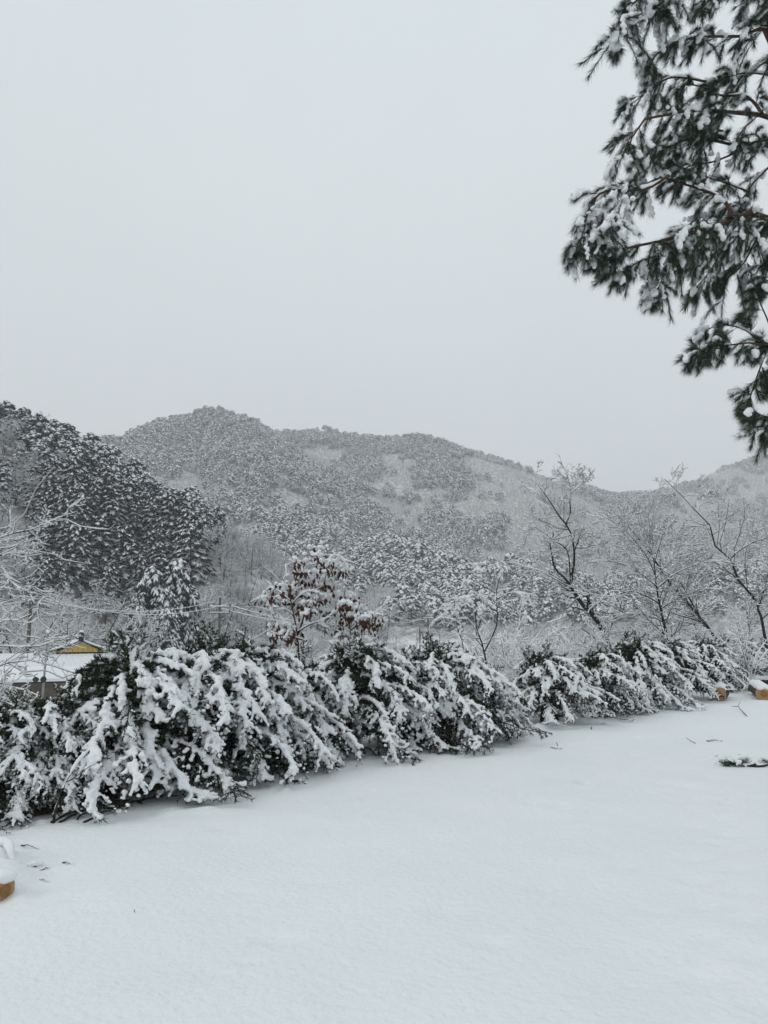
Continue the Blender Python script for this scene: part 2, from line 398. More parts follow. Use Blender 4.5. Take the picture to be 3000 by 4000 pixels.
def hump(x0, y0, x1, y1, h, r):                            # snow lying over buried sticks and logs
    global ZZ
    a_, b_ = gnd(x0, y0), gnd(x1, y1); ab = b_[:2]-a_[:2]; t_ = np.clip(((XX-a_[0])*ab[0]+(YY-a_[1])*ab[1])/max(ab@ab, 1e-6), 0, 1)
    ZZ = ZZ+h*np.exp(-(((XX-a_[0]-t_*ab[0])**2+(YY-a_[1]-t_*ab[1])**2)/r**2))
hump(-160, 3420, -20, 3450, .15, .17); hump(-60, 3360, 40, 3370, .10, .09); hump(60, 3395, 190, 3345, .035, .035); hump(60, 3420, 70, 3520, .03, .05); hump(110, 3400, 170, 3385, .03, .03)
hump(-20, 3310, 15, 3300, .07, .04); hump(640, 3180, 830, 3160, .04, .05); hump(1650, 2900, 1760, 2890, .08, .12); hump(2080, 2860, 2180, 2840, .08, .12)
edge = np.maximum.reduce([sm(36, 46, np.abs(XX-6)), sm(48, 58, YY), sm(-20, -30, YY)])
ZZ -= 1.6*edge
g = Geo().add(np.stack([XX, YY, ZZ], -1), quads=grid_quads(len(xs), len(ys)))
tag(g.obj('snowy_yard_ground', M_SNOWG), kind='structure')
def yard_z(x, y):
    i = int(np.clip(np.searchsorted(xs, x), 0, len(xs)-1)); j = int(np.clip(np.searchsorted(ys, y), 0, len(ys)-1)); return float(ZZ[i, j])
def on_yard(x, y):
    p = gnd(x, y); p[2] = yard_z(p[0], p[1]); return p
# ================================================================== HEDGE OF YEW BUSHES
def make_bush(seed, H, R, heavy=1.0):
    rg = np.random.default_rng(seed)
    n = 54; u = (np.arange(n)+rg.uniform(0, 1, n))/n
    z0 = H*(.10+.72*u**.85)
    # local -Y faces the yard: more and longer boughs there
    az = np.arange(n)*2.39996+rg.normal(0, .25, n); az = az-.35*np.sin(az+pi/2)
    front = .5+.5*np.cos(az+pi/2)
    Lb = R*(1.22-.60*u)*rg.uniform(.78, 1.12, n)*(.85+.25*front)
    e0 = np.radians(rg.uniform(18, 55, n)*(.7+.6*u)); e1 = np.radians(rg.uniform(-82, -38, n))
    k = 11; s = np.linspace(0, 1, k)
    el = e0[:, None]+(e1-e0)[:, None]*s[None]**.85
    azk = az[:, None]+rg.normal(0, .10, (n, k)).cumsum(1)*.35
    step = (Lb/(k-1))[:, None]
    dx = np.cos(el)*np.cos(azk)*step; dy = np.cos(el)*np.sin(azk)*step; dz = np.sin(el)*step
    Pm = np.stack([np.cumsum(dx, 1), np.cumsum(dy, 1), z0[:, None]+np.cumsum(dz, 1)], -1)
    lim = .26; Pm[..., 2] = np.where(Pm[..., 2] < lim, .045+(lim-.045)*np.exp(np.minimum(Pm[..., 2]-lim, 0)/(lim-.045)), Pm[..., 2])
    Rm = np.linspace(.011, .004, k)[None]*np.ones((n, 1))
    # side sprays, hanging
    S1, SR1 = spawn(Pm, Rm, 19, .18, 1.0, 55, .17, 6, rg, bend=-.55, jit=.08, rf=.7, flat=.80, even=True, taper=.35)
    S2, SR2 = spawn(Pm, Rm, 4, .35, .98, 70, .24, 6, rg, bend=-1.1, jit=.07, rf=.7, flat=.5)
    S = np.concatenate([S1, S2]); SR = np.concatenate([SR1, SR2]); S[..., 2] = np.where(S[..., 2] < .15, .03+.12*np.exp(np.minimum(S[..., 2]-.15, 0)/.12), S[..., 2])
    inn, ir = spawn(Pm, Rm, 7, .0, .55, 60, .30, 5, rg, bend=-.2, jit=.1, rf=.6)   # unlit inner sprays
    # leaders
    nl = 6; lead = []
    for i in range(nl):
        a = rg.uniform(0, 2*pi); r0 = rg.uniform(.0, .24)*R; h = H*rg.uniform(.24, .40)
        b = np.array([r0*cos(a), r0*sin(a), H*rg.uniform(.66, .76)]); tip = b+np.array([rg.normal(0, .05), rg.normal(0, .05), h])
        lead.append(resample([b, (b+tip)/2+rg.normal(0, .015, 3), tip], 8))
    Ld = np.array(lead); LdR = np.linspace(.009, .003, 8)[None]*np.ones((nl, 1))
    LS, LSR = spawn(Ld, LdR, 14, .05, .85, 50, .42, 5, rg, bend=-.05, rf=.6, upb=.1)
    # --- stems
    G = Geo()
    st = []
    for i in range(6):
        a = rg.uniform(0, 2*pi); st.append(resample([[.16*cos(a), .16*sin(a), -.05], [.10*cos(a+.5), .10*sin(a+.5), H*.3], [.06*cos(a+1), .06*sin(a+1), H*.8]], 7))
    st = np.array(st); V, Q = tubes(st, np.linspace(.032, .012, 7)[None]*np.ones((6, 1)), 6); G.add(V, quads=Q)
    for P_, R_ in ((Pm, Rm), (S, SR), (inn, ir), (Ld, LdR)):
        V, Q = tubes(P_, R_, 3); G.add(V, quads=Q)
    stem = G.mesh('stem', M_TWIG)
    # --- foliage
    G = Geo()
    def leafy(P_, per, ln, ang, wd):
        t = np.sort(rg.uniform(.06, 1, (len(P_), per)), 1); p, tn = interp(P_, t)
        rv = rg.normal(size=p.shape); pr = unit(rv-(rv*tn).sum(-1, keepdims=True)*tn)
        a = np.radians(ang); needles(G, p, np.cos(a)*tn+np.sin(a)*pr, rg.uniform(.7, 1.3, p.reshape(-1, 3).shape[0])*ln, wd, rg)
    leafy(Pm, 90, .05, 50, .010); leafy(S, 22, .042, 48, .010); leafy(inn, 40, .05, 55, .013); leafy(Ld, 110, .04, 42, .008); leafy(LS, 34, .042, 45, .009)
    fol = G.mesh('foliage', M_YEW, smooth=False)
    # --- snow
    G = Geo()
    def cap(P_, R_, rad, keep, step, t0=.0, lift=.5):
        kp = rg.random(len(P_)) < keep; P2 = P_[kp]
        if not len(P2): return
        ln = np.linalg.norm(np.diff(P2, axis=1), axis=2).sum(1); m = max(2, int(np.ceil(np.median(ln)/step)))
        t = np.linspace(t0, 1, m)[None]+rg.uniform(-.5, .5, (len(P2), m))/m*.8; t = np.clip(t, 0, 1)
        c, tn = interp(P2, t)
        rr = rad*rg.uniform(.72, 1.25, c.shape[:2])*(1.05-.35*t)*rg.uniform(.8, 1.2, (len(P2), 1))
        c = c.copy(); c[..., 2] += rr*lift
        o_ = c.copy(); o_[..., 2] = 0; c += unit(o_)*(rr*.35)[..., None]
        drop = rg.random(c.shape[:2]) < .93
        blobs(G, c[drop], rr[drop], rg, ICO1, .2)
    # whole boughs are either loaded or shaken free, so that dark gaps stay between the pads
    nl_ = len(S1)//n
    ld = (rg.random(n) < np.where(z0 > H*.30, .94, .58))
    bid = np.concatenate([np.repeat(np.arange(n), nl_), np.repeat(np.arange(n), len(S2)//n)]); lds = ld[bid]
    cap(Pm[ld], None, .034*heavy, 1, .03, .15)
    outer = np.hypot(S[:, -1, 0], S[:, -1, 1]) > .38*R
    cap(S[lds & outer], None, .0265*heavy, .93, .024, .0); cap(S[lds & ~outer], None, .024*heavy, .65, .028, .05)
    cap(S[~lds & outer], None, .017*heavy, .35, .026, .2)
    tp = S[lds & outer][:, 2:].reshape(-1, 3); kq = rg.random(len(tp)) < .35; q = tp[kq]+rg.normal(0, .016, (kq.sum(), 3))+[0, 0, .016]
    blobs(G, q, rg.uniform(.012, .026, len(q))*heavy, rg, ICO1, .25)
    cap(LS, None, .018*heavy, .66, .025, .15); cap(Ld[:4], None, .02*heavy, .8, .04, .3)
    sn = remesh(G, .0118, 'snow', M_SNOW, 1, lump=.026, lscale=.028)
    return stem, fol, sn
BV = [make_bush(101+i, h, r, hv) for i, (h, r, hv) in enumerate([(1.5, 1.02, .97), (1.52, 1.05, 1.0), (1.45, 1.0, .94), (1.42, 1.08, .88), (1.5, 1.0, .97), (1.5, 1.08, .9)])]
# photo x of the stem, photo y where the bush meets the yard, top y, variant, turn, label detail
BUSHES = [
    (60, 3190, 2790, 3, -.3, 'low drooping snowy yew bush beyond the cut log end, first of the hedge'),
    (320, 3162, 2745, 5, -.6, 'low snowy yew bush below the lean-to roof, between taller and drooping bushes'),
    (610, 3115, 2490, 1, .25, 'broad snow-heaped yew bush in front of the tiled house roof'),
    (840, 3062, 2475, 0, -.2, 'snow-laden yew bush with upright tips in front of the transformer pole'),
    (1040, 3035, 2500, 4, .5, 'snow-laden yew bush standing left of the brown-leaved tree'),
    (1240, 2985, 2540, 2, -.4, 'snow-laden yew bush just in front of the brown-leaved tree'),
    (1500, 2950, 2500, 5, .9, 'snowy yew bush with a dark green cone of bare shoots right of the brown-leaved tree'),
    (1690, 2928, 2560, 3, .2, 'low snowy yew bush in front of the green shed'),
    (1860, 2915, 2510, 0, .6, 'snowy yew bush with curled shoots under the snow-clumped sapling'),
    (2020, 2892, 2600, 4, -.5, 'snowy yew bush sloping down to the gap in the hedge'),
    (2275, 2838, 2535, 2, .1, 'separate yew bush after the gap, dark hollow open underneath'),
    (2450, 2798, 2540, 3, -.7, 'snowy yew bush spilling onto the yard beneath the forked bare tree'),
    (2600, 2765, 2475, 1, -.1, 'tall snowy yew bush with two dark upright leaders'),
    (2720, 2735, 2490, 5, 1.0, 'snowy yew bush trailing boughs over the snow-topped log'),
    (2850, 2700, 2490, 4, .3, 'greener yew bush with thin snow behind the cut log'),
    (2985, 2672, 2480, 2, -.3, 'snowy yew bush behind the long fallen log at the hedge end'),
]
yaw0 = math.atan2(hd[1], hd[0])
for (bx, by, ty, vi, rz, lab) in BUSHES:
    f = gnd(bx, by); dist = f[1]; base = f[:2]+hn*.62*.95
    hreal = at(bx, ty, base[1])[2]
    Hn = {0: 1.5, 1: 1.52, 2: 1.45, 3: 1.42, 4: 1.5, 5: 1.5}[vi]*1.0
    sc = float(np.clip(hreal/Hn, .66, 1.25))
    t = thing('yew_bush', lab, 'bush', (base[0], base[1], yard_z(*base)-.02), yaw0+rz*.8, 'yew bushes of the hedge')
    t.rotation_euler.x = float(rng.normal(0, .05)); t.rotation_euler.y = float(rng.normal(0, .05))
    t.scale = (min(sc*1.12, 1.2), min(sc*1.12, 1.2), sc)
    for nm, me in zip(('stem', 'foliage', 'snow'), BV[vi]): link_mesh(nm, me, t)

# ================================================================== OVERHANGING RED PINE (trunk stands outside the picture on the right)
def make_pine():
    rg = np.random.default_rng(21)
    D = 7.4
    def pl(pts, d0=0.0, d1=0.0, k=12):
        n = len(pts); return resample([at(x, y, D+d0+(d1-d0)*i/(n-1)) for i, (x, y) in enumerate(pts)], k)
    tb = np.array([5.6, 7.9, 0.0])
    trunk = resample([tb+[0, 0, -.5], tb+[.05, 0, 1.8], tb+[-.1, .05, 3.6], tb+[-.35, 0, 5.2], tb+[-.75, -.05, 6.6], tb+[-.9, 0, 8.2], tb+[-.7, .1, 9.8]], 16)
    def root(z):
        i = np.argmin(abs(trunk[:, 2]-z)); return trunk[i]
    limbs = []          # (points, r0, r1)
    def limb(pts, d0, d1, r0, r1, zroot=None):
        p = [at(x, y, D+d0+(d1-d0)*i/(len(pts)-1)) for i, (x, y) in enumerate(pts)]
        if zroot is not None: p = [root(zroot)]+p
        limbs.append((resample(p, 14), np.linspace(r0, r1, 14)))
    limb([(2990, 920), (2850, 905), (2760, 935), (2640, 965), (2520, 1000), (2420, 1020), (2330, 1045)], .2, -.5, .055, .008, 4.4)
    limb([(2805, 905), (2795, 855), (2740, 810), (2640, 775), (2540, 745), (2470, 770)], .0, .4, .022, .006)
    limb([(3000, 525), (2930, 500), (2860, 490), (2780, 492), (2680, 470), (2600, 500), (2500, 500), (2430, 560), (2395, 680)], .3, -.3, .04, .006, 5.6)
    limb([(2930, 495), (2900, 450), (2860, 420), (2770, 420), (2680, 380), (2600, 380)], .2, .8, .02, .006)
    limb([(2995, 610), (2900, 630), (2800, 610), (2680, 590), (2560, 620), (2480, 700), (2410, 770)], .6, .1, .035, .006, 5.3)
    limb([(2990, 175), (2890, 190), (2780, 192), (2680, 195), (2590, 215), (2520, 260), (2465, 325)], .0, -.4, .03, .006, 6.6)
    limb([(2990, 30), (2890, 20), (2790, 10), (2720, 30), (2690, 70)], -.2, -.5, .025, .006, 7.0)
    limb([(2900, -160), (2700, -90), (2560, -20), (2460, 30), (2390, 110), (2350, 225)], -.4, -.8, .03, .006, 7.8)
    limb([(2620, -60), (2590, 10), (2545, 90)], -.4, -.6, .012, .005)
    limb([(2560, 740), (2480, 790), (2390, 800), (2310, 800), (2250, 860), (2225, 960), (2190, 1030)], -.3, -.6, .016, .005)
    limb([(2310, 800), (2300, 900), (2255, 1040)], -.5, -.5, .008, .005)
    limb([(2400, 800), (2350, 880), (2310, 990)], -.4, -.7, .008, .005)
    limb([(2760, 930), (2650, 1010), (2540, 1050), (2440, 1080), (2370, 1135)], .0, -.4, .014, .005)
    limb([(2700, 970), (2620, 1060), (2550, 1120), (2510, 1205)], .1, -.1, .012, .005)
    limb([(2850, 905), (2800, 970), (2760, 1050), (2720, 1120), (2670, 1175)], .2, .4, .014, .005)
    limb([(2950, 920), (2900, 1000), (2850, 1090), (2780, 1150)], .3, .3, .014, .005)
    limb([(3010, 950), (2980, 1040), (2940, 1130), (2920, 1180)], .3, .2, .014, .005)
    limb([(2840, 640), (2740, 680), (2640, 700), (2560, 760)], .5, .9, .012, .005)
    limb([(2880, 800), (2780, 760), (2690, 730), (2600, 690)], .4, .9, .012, .005)
    limb([(2960, 700), (2900, 760), (2850, 830), (2800, 860)], .4, .7, .012, .005)
    limb([(3010, 1430), (2930, 1410), (2850, 1395), (2750, 1420), (2660, 1445)], .0, -.3, .024, .005, 3.4)
    limb([(2930, 1410), (2870, 1350), (2790, 1325), (2710, 1340)], .0, .1, .010, .005)
    limb([(2980, 1410), (2950, 1310), (2920, 1240), (2905, 1190)], .0, .0, .010, .005)
    limb([(2950, 1410), (2920, 1490), (2895, 1560), (2880, 1610)], .0, .0, .010, .005)
    limb([(3010, 1430), (2980, 1500), (2965, 1550)], .0, .0, .010, .005)
    limb([(3020, 1700), (2950, 1690), (2885, 1665)], .0, -.2, .014, .005, 2.9)
    limb([(2990, 1695), (2950, 1720), (2930, 1750)], .0, -.1, .008, .004)
    limb([(2955, 175), (2965, 90), (2985, -20), (2990, -120)], .0, .2, .055, .05, 6.7)
    rl = np.random.default_rng(5)
    for i in range(7):                                   # inner boughs that fill the crown
        x0, y0 = rl.uniform(2700, 3040), rl.uniform(330, 1040); ln_ = rl.uniform(140, 300); dr = rl.uniform(20, 130); dd_ = rl.uniform(.3, 1.5)
        limb([(x0, y0), (x0-ln_*.5, y0-rl.uniform(0, 30)), (x0-ln_, y0+dr)], dd_, dd_+rl.uniform(-.3, .3), .014, .005)
    LP = np.array([l[0] for l in limbs]); LR = np.array([l[1] for l in limbs])
    # shoots: about one every 9 cm along the outer limbs, hanging under their snow
    sh, shr = [], []
    for P_, R_ in zip(LP, LR):
        Ltot = np.linalg.norm(np.diff(P_, axis=0), axis=1).sum(); inr = P_[:, 0] < 4.9
        t0 = .12+.5*(1-inr.mean()); m = max(4, int(Ltot*(1-t0)/(.06 if P_[-1, 2] > 4.05 else .045)))
        c, r = spawn(P_[None], R_[None], m, t0, 1.0, 44, .1, 8, rg, bend=-.55 if P_[-1, 2] > 4.05 else -.10, jit=.05, rf=.3, flat=.35, taper=.25, absl=.30 if P_[-1, 2] > 4.05 else .23)
        sh.append(c); shr.append(r)
        c2, r2 = spawn(P_[None], R_[None], 3, .93, 1.0, 22, .1, 8, rg, bend=-.5, jit=.04, rf=.8, absl=.24); sh.append(c2); shr.append(r2)
    tw = np.concatenate(sh); twr = np.concatenate(shr)
    tw2, twr2 = spawn(tw, twr, 1, .25, .6, 45, .6, 8, rg, bend=-.5, jit=.05, rf=.7, flat=.2)
    SH = np.concatenate([tw, tw2]); SR = np.concatenate([twr, twr2])
    # snow pulls the outer shoots down
    t = thing('red_pine_tree', 'tall red pine whose snow-hung green boughs reach in from beyond the yard', 'tree', (.14, 0, .15))
    G = Geo(); V, Q = tubes(trunk[None], np.linspace(.19, .07, 16)[None], 12); G.add(V, quads=Q); G.obj('trunk', M_PBARK, t)
    for P_, R_ in zip(LP, LR):
        G = Geo(); V, Q = tubes(P_[None], R_[None]*1.0, 7); G.add(V, quads=Q); G.obj('branch', M_PBARK, t)
    G = Geo()
    for P_, R_ in ((tw, twr), (tw2, twr2)):
        V, Q = tubes(P_, np.maximum(R_, .0028), 4); G.add(V, quads=Q)
    G.obj('twigs', M_PBARK, t)
    G = Geo()
    ns = len(SH)
    def tuft(P_, per, t0, ln, a0, a1, wd):
        nonlocal G
        tt = np.sort(rg.uniform(t0, 1, (len(P_), per)), 1); p, tn = interp(P_, tt)
        rv = rg.normal(size=p.shape); pr = unit(rv-(rv*tn).sum(-1, keepdims=True)*tn)
        a = np.radians(rg.uniform(a0, a1, tt.shape))[..., None]
        d = np.cos(a)*tn+np.sin(a)*pr; d[..., 2] -= .12
        needles(G, p, d, rg.uniform(.75, 1.2, p.reshape(-1, 3).shape[0])*ln, wd, rg)
    tuft(SH, 190, .12, .105, 12, 50, .0029); tuft(SH, 30, .9, .10, 5, 30, .0029)
    G2 = G; G = Geo(); tuft(SH, 14, .2, .09, 15, 55, .0034); Gf = G; G = G2
    G.obj('needles', M_PINE, t, smooth=False); tag(Gf.obj('frosted_needles', M_SNOWT, t, smooth=False), kind='stuff')
    # snow
    G = Geo()
    tipx = SH[:, -1]; u = tipx[:, 0]/tipx[:, 1]; low = tipx[:, 2] < 4.0
    p = np.where(low, .05, np.where(u < .36, .50, .22)); keep = rg.random(ns) < p
    P2 = SH[keep]
    ln = np.linalg.norm(np.diff(P2, axis=1), axis=2).sum(1)
    m = 26; ts = rg.uniform(.15, .5, (len(P2), 1)); tt = ts+(1.1-ts)*np.linspace(0, 1, m)[None]+rg.uniform(-.02, .02, (len(P2), m)); c, tn = interp(P2, np.clip(tt, 0, 1)); c = c.copy()
    c += tn*(np.clip(tt-1, 0, 1)*ln[:, None])[..., None]
    rr = .0185*rg.uniform(.75, 1.3, c.shape[:2])*rg.uniform(.7, 1.35, (len(P2), 1))*(.6+.55*np.clip(tt, 0, 1))
    out_ = np.array([-1., -.35, .0])+rg.normal(0, .5, (len(P2), 1, 3)); c += unit(out_)*.02+rg.normal(0, .009, c.shape); c[..., 2] += .014
    dr = rg.random(c.shape[:2]) < .93
    blobs(G, c[dr], rr[dr], rg, ICO1, .25)
    big = LP[:, 3:-1].reshape(-1, 3); kb = (rg.random(len(big)) < .22) & (big[:, 2] > 4.0)
    for cb in big[kb]:
        q = cb+rg.normal(0, 1, (7, 3))*[.06, .05, .02]+[0, 0, .03]; blobs(G, q, rg.uniform(.018, .04, 7), rg, ICO1, .3)
    me = remesh(G, .009, 'snow', M_SNOW, 1, lump=.012, lscale=.025); tag(link_mesh('snow', me, t), kind='stuff')
    G = Geo(); snow_ridge(G, LP[:, 1:8], LR[:, 1:8], .018, 0, rg, p=.85, sides=6, lump=.5); tag(G.obj('snow', M_SNOWT, t), kind='stuff')
make_pine()

# ================================================================== BARE AND LEAFY TREES BEHIND THE HEDGE
def stack(limbs, k):
    P = np.array([resample(l[0], k) for l in limbs]); R = np.array([np.linspace(l[1], l[2], k) for l in limbs]); return P, R
def bare_tree(name, label, limbs, base, levels, snow, seed, k=12, group=None, snow_main=.5, matb=None, thin=.72):
    """limbs: list of (points, r0, r1) in world space; levels: spawn arguments per level"""
    rg = np.random.default_rng(seed)
    base = np.asarray(base, float)
    P, R = stack(limbs, k); P = P-base; R = R*thin
    t = thing(name, label, 'tree', base, 0, group)
    V, Q = tubes(P[:1], R[:1], 8); Geo().add(V, quads=Q).obj('trunk', M_BARK, t)
    for i in range(1, len(P)):
        V, Q = tubes(P[i:i+1], R[i:i+1], 6); Geo().add(V, quads=Q).obj('limb', M_BARK, t)
    Gt, Gs = Geo(), Geo()
    snow_ridge(Gs, P, R, snow*1.0, 0, rg, p=1, mins=snow_main*.1, sides=5)
    cur = [(P, R)]
    for li, lv in enumerate(levels):
        nxt = []
        for (a, b) in cur:
            c, r = spawn(a, b, rg=rg, **lv); r = np.maximum(r, .0045 if snow > .015 else .003); nxt.append((c, r))
            V, Q = tubes(c, r, 3); Gt.add(V, quads=Q)
            snow_ridge(Gs, c, r, snow*(1-.12*li), 0, rg, p=.9, mins=.22, sides=3 if li > 0 else 4)
        cur = nxt if li else cur+nxt
        if li == 0: cur = [(a[:, :], b) for a, b in nxt]+[(P, R)]
        else: cur = nxt
    Gt.obj('twigs', matb or M_TWIG, t); tag(Gs.obj('snow', M_SNOWT, t), kind='stuff')
    return t, P, R
def pts(d0, d1, *xy):
    n = len(xy); return [at(x, y, d0+(d1-d0)*i/max(1, n-1)) for i, (x, y) in enumerate(xy)]
def footed(p, d, down=3.2, dx=.3):
    q = np.array(p[0], float); z = bench(q[0]+dx, q[1]+.1); return np.array([q[0]+dx, q[1]+.1, float(min(z, q[2]-.3))-.1])

# forked dark tree
d = 24.
tr = pts(d, d, (2390, 2560), (2335, 2430), (2265, 2350), (2228, 2285)); b = footed(tr, d); tr = [b]+tr
A = [(tr, .11, .065),
     (pts(d, d-.6, (2228, 2285), (2236, 2235), (2246, 2180), (2240, 2150), (2239, 2120), (2231, 2085), (2212, 2050), (2180, 2010), (2150, 1960), (2120, 1920), (2090, 1880)), .055, .010),
     (pts(d, d+.8, (2212, 2045), (2228, 2000), (2226, 1960), (2229, 1930), (2224, 1895), (2214, 1850), (2200, 1822)), .032, .006),
     (pts(d, d+.9, (2224, 2283), (2200, 2250), (2166, 2220), (2155, 2160), (2147, 2120), (2160, 2100), (2163, 2075), (2145, 2052), (2118, 2035), (2080, 2010)), .048, .010),
     (pts(d, d-.8, (2228, 2255), (2223, 2185), (2215, 2150), (2190, 2125), (2150, 2100), (2110, 2070), (2070, 2050)), .032, .008),
     (pts(d, d+.3, (2240, 2140), (2280, 2140), (2330, 2130), (2370, 2145)), .022, .005),
     (pts(d, d-.9, (2230, 2080), (2275, 2065), (2310, 2100), (2350, 2125)), .018, .005),
     (pts(d, d-.5, (2228, 1930), (2255, 1905), (2300, 1870), (2310, 1850)), .014, .004),
     (pts(d, d+.4, (2226, 1960), (2250, 1880), (2265, 1830)), .014, .004),
     (pts(d, d-1., (2330, 2425), (2290, 2330), (2200, 2280), (2110, 2230), (2040, 2215)), .03, .006),
     (pts(d, d+1., (2226, 2285), (2150, 2240), (2080, 2180), (2040, 2130)), .02, .005),
     ]
bare_tree('bare_tree', 'bare dark tree with a forked wavy trunk, twigs lined with snow', A, b,
          [dict(m=11, t0=.3, t1=1, ang=48, lenf=.34, k=7, bend=.10, jit=.10, rf=.5), dict(m=7, t0=.2, t1=1, ang=45, lenf=.45, k=5, bend=.05, jit=.09, rf=.55),
           dict(m=3, t0=.2, t1=1, ang=42, lenf=.5, k=4, jit=.08, rf=.6)], .018, 31, thin=.8)
# fan shaped tree in the middle right
d = 22.
tr = pts(d, d, (2605, 2490), (2590, 2420), (2572, 2340), (2562, 2270), (2556, 2200)); b = footed(tr, d, dx=.1); tr = [b]+tr
B = [(tr, .085, .02)]
for (p, r) in (([(2575, 2360), (2530, 2330), (2460, 2310), (2380, 2330), (2300, 2320)], .03), ([(2565, 2290), (2500, 2240), (2420, 2200), (2330, 2190), (2290, 2200)], .026),
               ([(2560, 2250), (2530, 2180), (2470, 2100), (2400, 2040), (2340, 2010)], .024), ([(2556, 2200), (2540, 2140), (2520, 2070), (2480, 2010)], .018),
               ([(2556, 2200), (2580, 2120), (2600, 2060), (2640, 2030)], .016), ([(2560, 2260), (2620, 2190), (2700, 2130), (2760, 2080)], .022),
               ([(2566, 2300), (2640, 2240), (2740, 2200), (2830, 2190)], .024), ([(2580, 2380), (2660, 2330), (2750, 2300), (2850, 2310)], .024),
               ([(2590, 2430), (2520, 2400), (2420, 2400), (2330, 2420)], .022)):
    B.append((pts(d, d+rng.uniform(-2.2, 1.2), *p), r, .005))
bare_tree('bare_tree', 'broad fan-shaped bare tree with countless snow-lined twigs behind the hedge', B, b,
          [dict(m=14, t0=.2, t1=1, ang=40, lenf=.36, k=7, bend=.12, jit=.09, rf=.5), dict(m=6, t0=.2, t1=1, ang=42, lenf=.45, k=5, bend=.05, jit=.08, rf=.55),
           dict(m=3, t0=.2, t1=1, ang=40, lenf=.5, k=4, jit=.08, rf=.6)], .017, 32, thin=.7)
# dark leaning limbs
d = 27.
tr = pts(d, d-1.5, (2800, 2500), (2740, 2420), (2680, 2350), (2610, 2270), (2560, 2190), (2500, 2110), (2440, 2040), (2380, 1985)); b = footed(tr, d, dx=.5); tr = [b]+tr
Cc = [(tr, .12, .012),
      (pts(d, d+1, (2740, 2425), (2660, 2280), (2610, 2250)), .06, .03), (pts(d, d+1.5, (2610, 2250), (2520, 2200), (2440, 2170), (2360, 2140)), .03, .006),
      (pts(d, d+.5, (2500, 2110), (2440, 2090), (2380, 2090), (2310, 2060)), .026, .006), (pts(d, d-.5, (2560, 2190), (2470, 2160), (2400, 2150)), .022, .006),
      (pts(d, d, (2700, 2370), (2720, 2250), (2730, 2150), (2720, 2080)), .02, .005)]
bare_tree('bare_tree', 'bare tree with thick dark limbs leaning hard over, beside the fan-shaped tree', Cc, b,
          [dict(m=12, t0=.25, t1=1, ang=45, lenf=.30, k=7, bend=.10, jit=.09, rf=.5), dict(m=6, t0=.2, t1=1, ang=42, lenf=.45, k=5, bend=.05, jit=.08, rf=.55),
           dict(m=3, t0=.2, t1=1, ang=40, lenf=.5, k=4, jit=.08, rf=.6)], .018, 33, thin=.55)
# tall arching tree on the right
d = 23.
tr = pts(d, d-1, (2990, 2500), (2965, 2380), (2920, 2300), (2880, 2260), (2850, 2180), (2795, 2135), (2786, 2090), (2772, 2050), (2730, 2005), (2680, 1962), (2645, 1912), (2595, 1872)); b = footed(tr, d, dx=.2); tr = [b]+tr
Dd = [(tr, .085, .010),
      (pts(d, d-1, (2850, 2185), (2890, 2150), (2940, 2120), (3000, 2100), (3080, 2080)), .028, .008), (pts(d, d+1, (2775, 2070), (2720, 2055), (2650, 2070), (2600, 2100)), .02, .006),
      (pts(d, d+.6, (2730, 2005), (2735, 1965), (2760, 1930), (2780, 1910)), .016, .005), (pts(d, d+.3, (2800, 2135), (2810, 2060), (2805, 1980), (2820, 1920)), .018, .005),
      (pts(d, d-.8, (2885, 2265), (2800, 2200), (2720, 2190), (2650, 2180)), .026, .006), (pts(d, d-.4, (2920, 2300), (2910, 2200), (2920, 2130), (2950, 2060)), .022, .006),
      (pts(d, d+.6, (2645, 1915), (2620, 1930), (2590, 1935)), .010, .004), (pts(d, d+.2, (2960, 2380), (2990, 2290), (3010, 2200), (3060, 2130)), .03, .008)]
bare_tree('bare_tree', 'tall thin bare tree arching over to a drooping crown tip, near the pine', Dd, b,
          [dict(m=12, t0=.3, t1=1, ang=50, lenf=.26, k=7, bend=-.02, jit=.09, rf=.5), dict(m=6, t0=.2, t1=1, ang=45, lenf=.45, k=5, bend=-.05, jit=.08, rf=.55),
           dict(m=3, t0=.2, t1=1, ang=40, lenf=.5, k=4, jit=.08, rf=.6)], .016, 34, thin=.62)
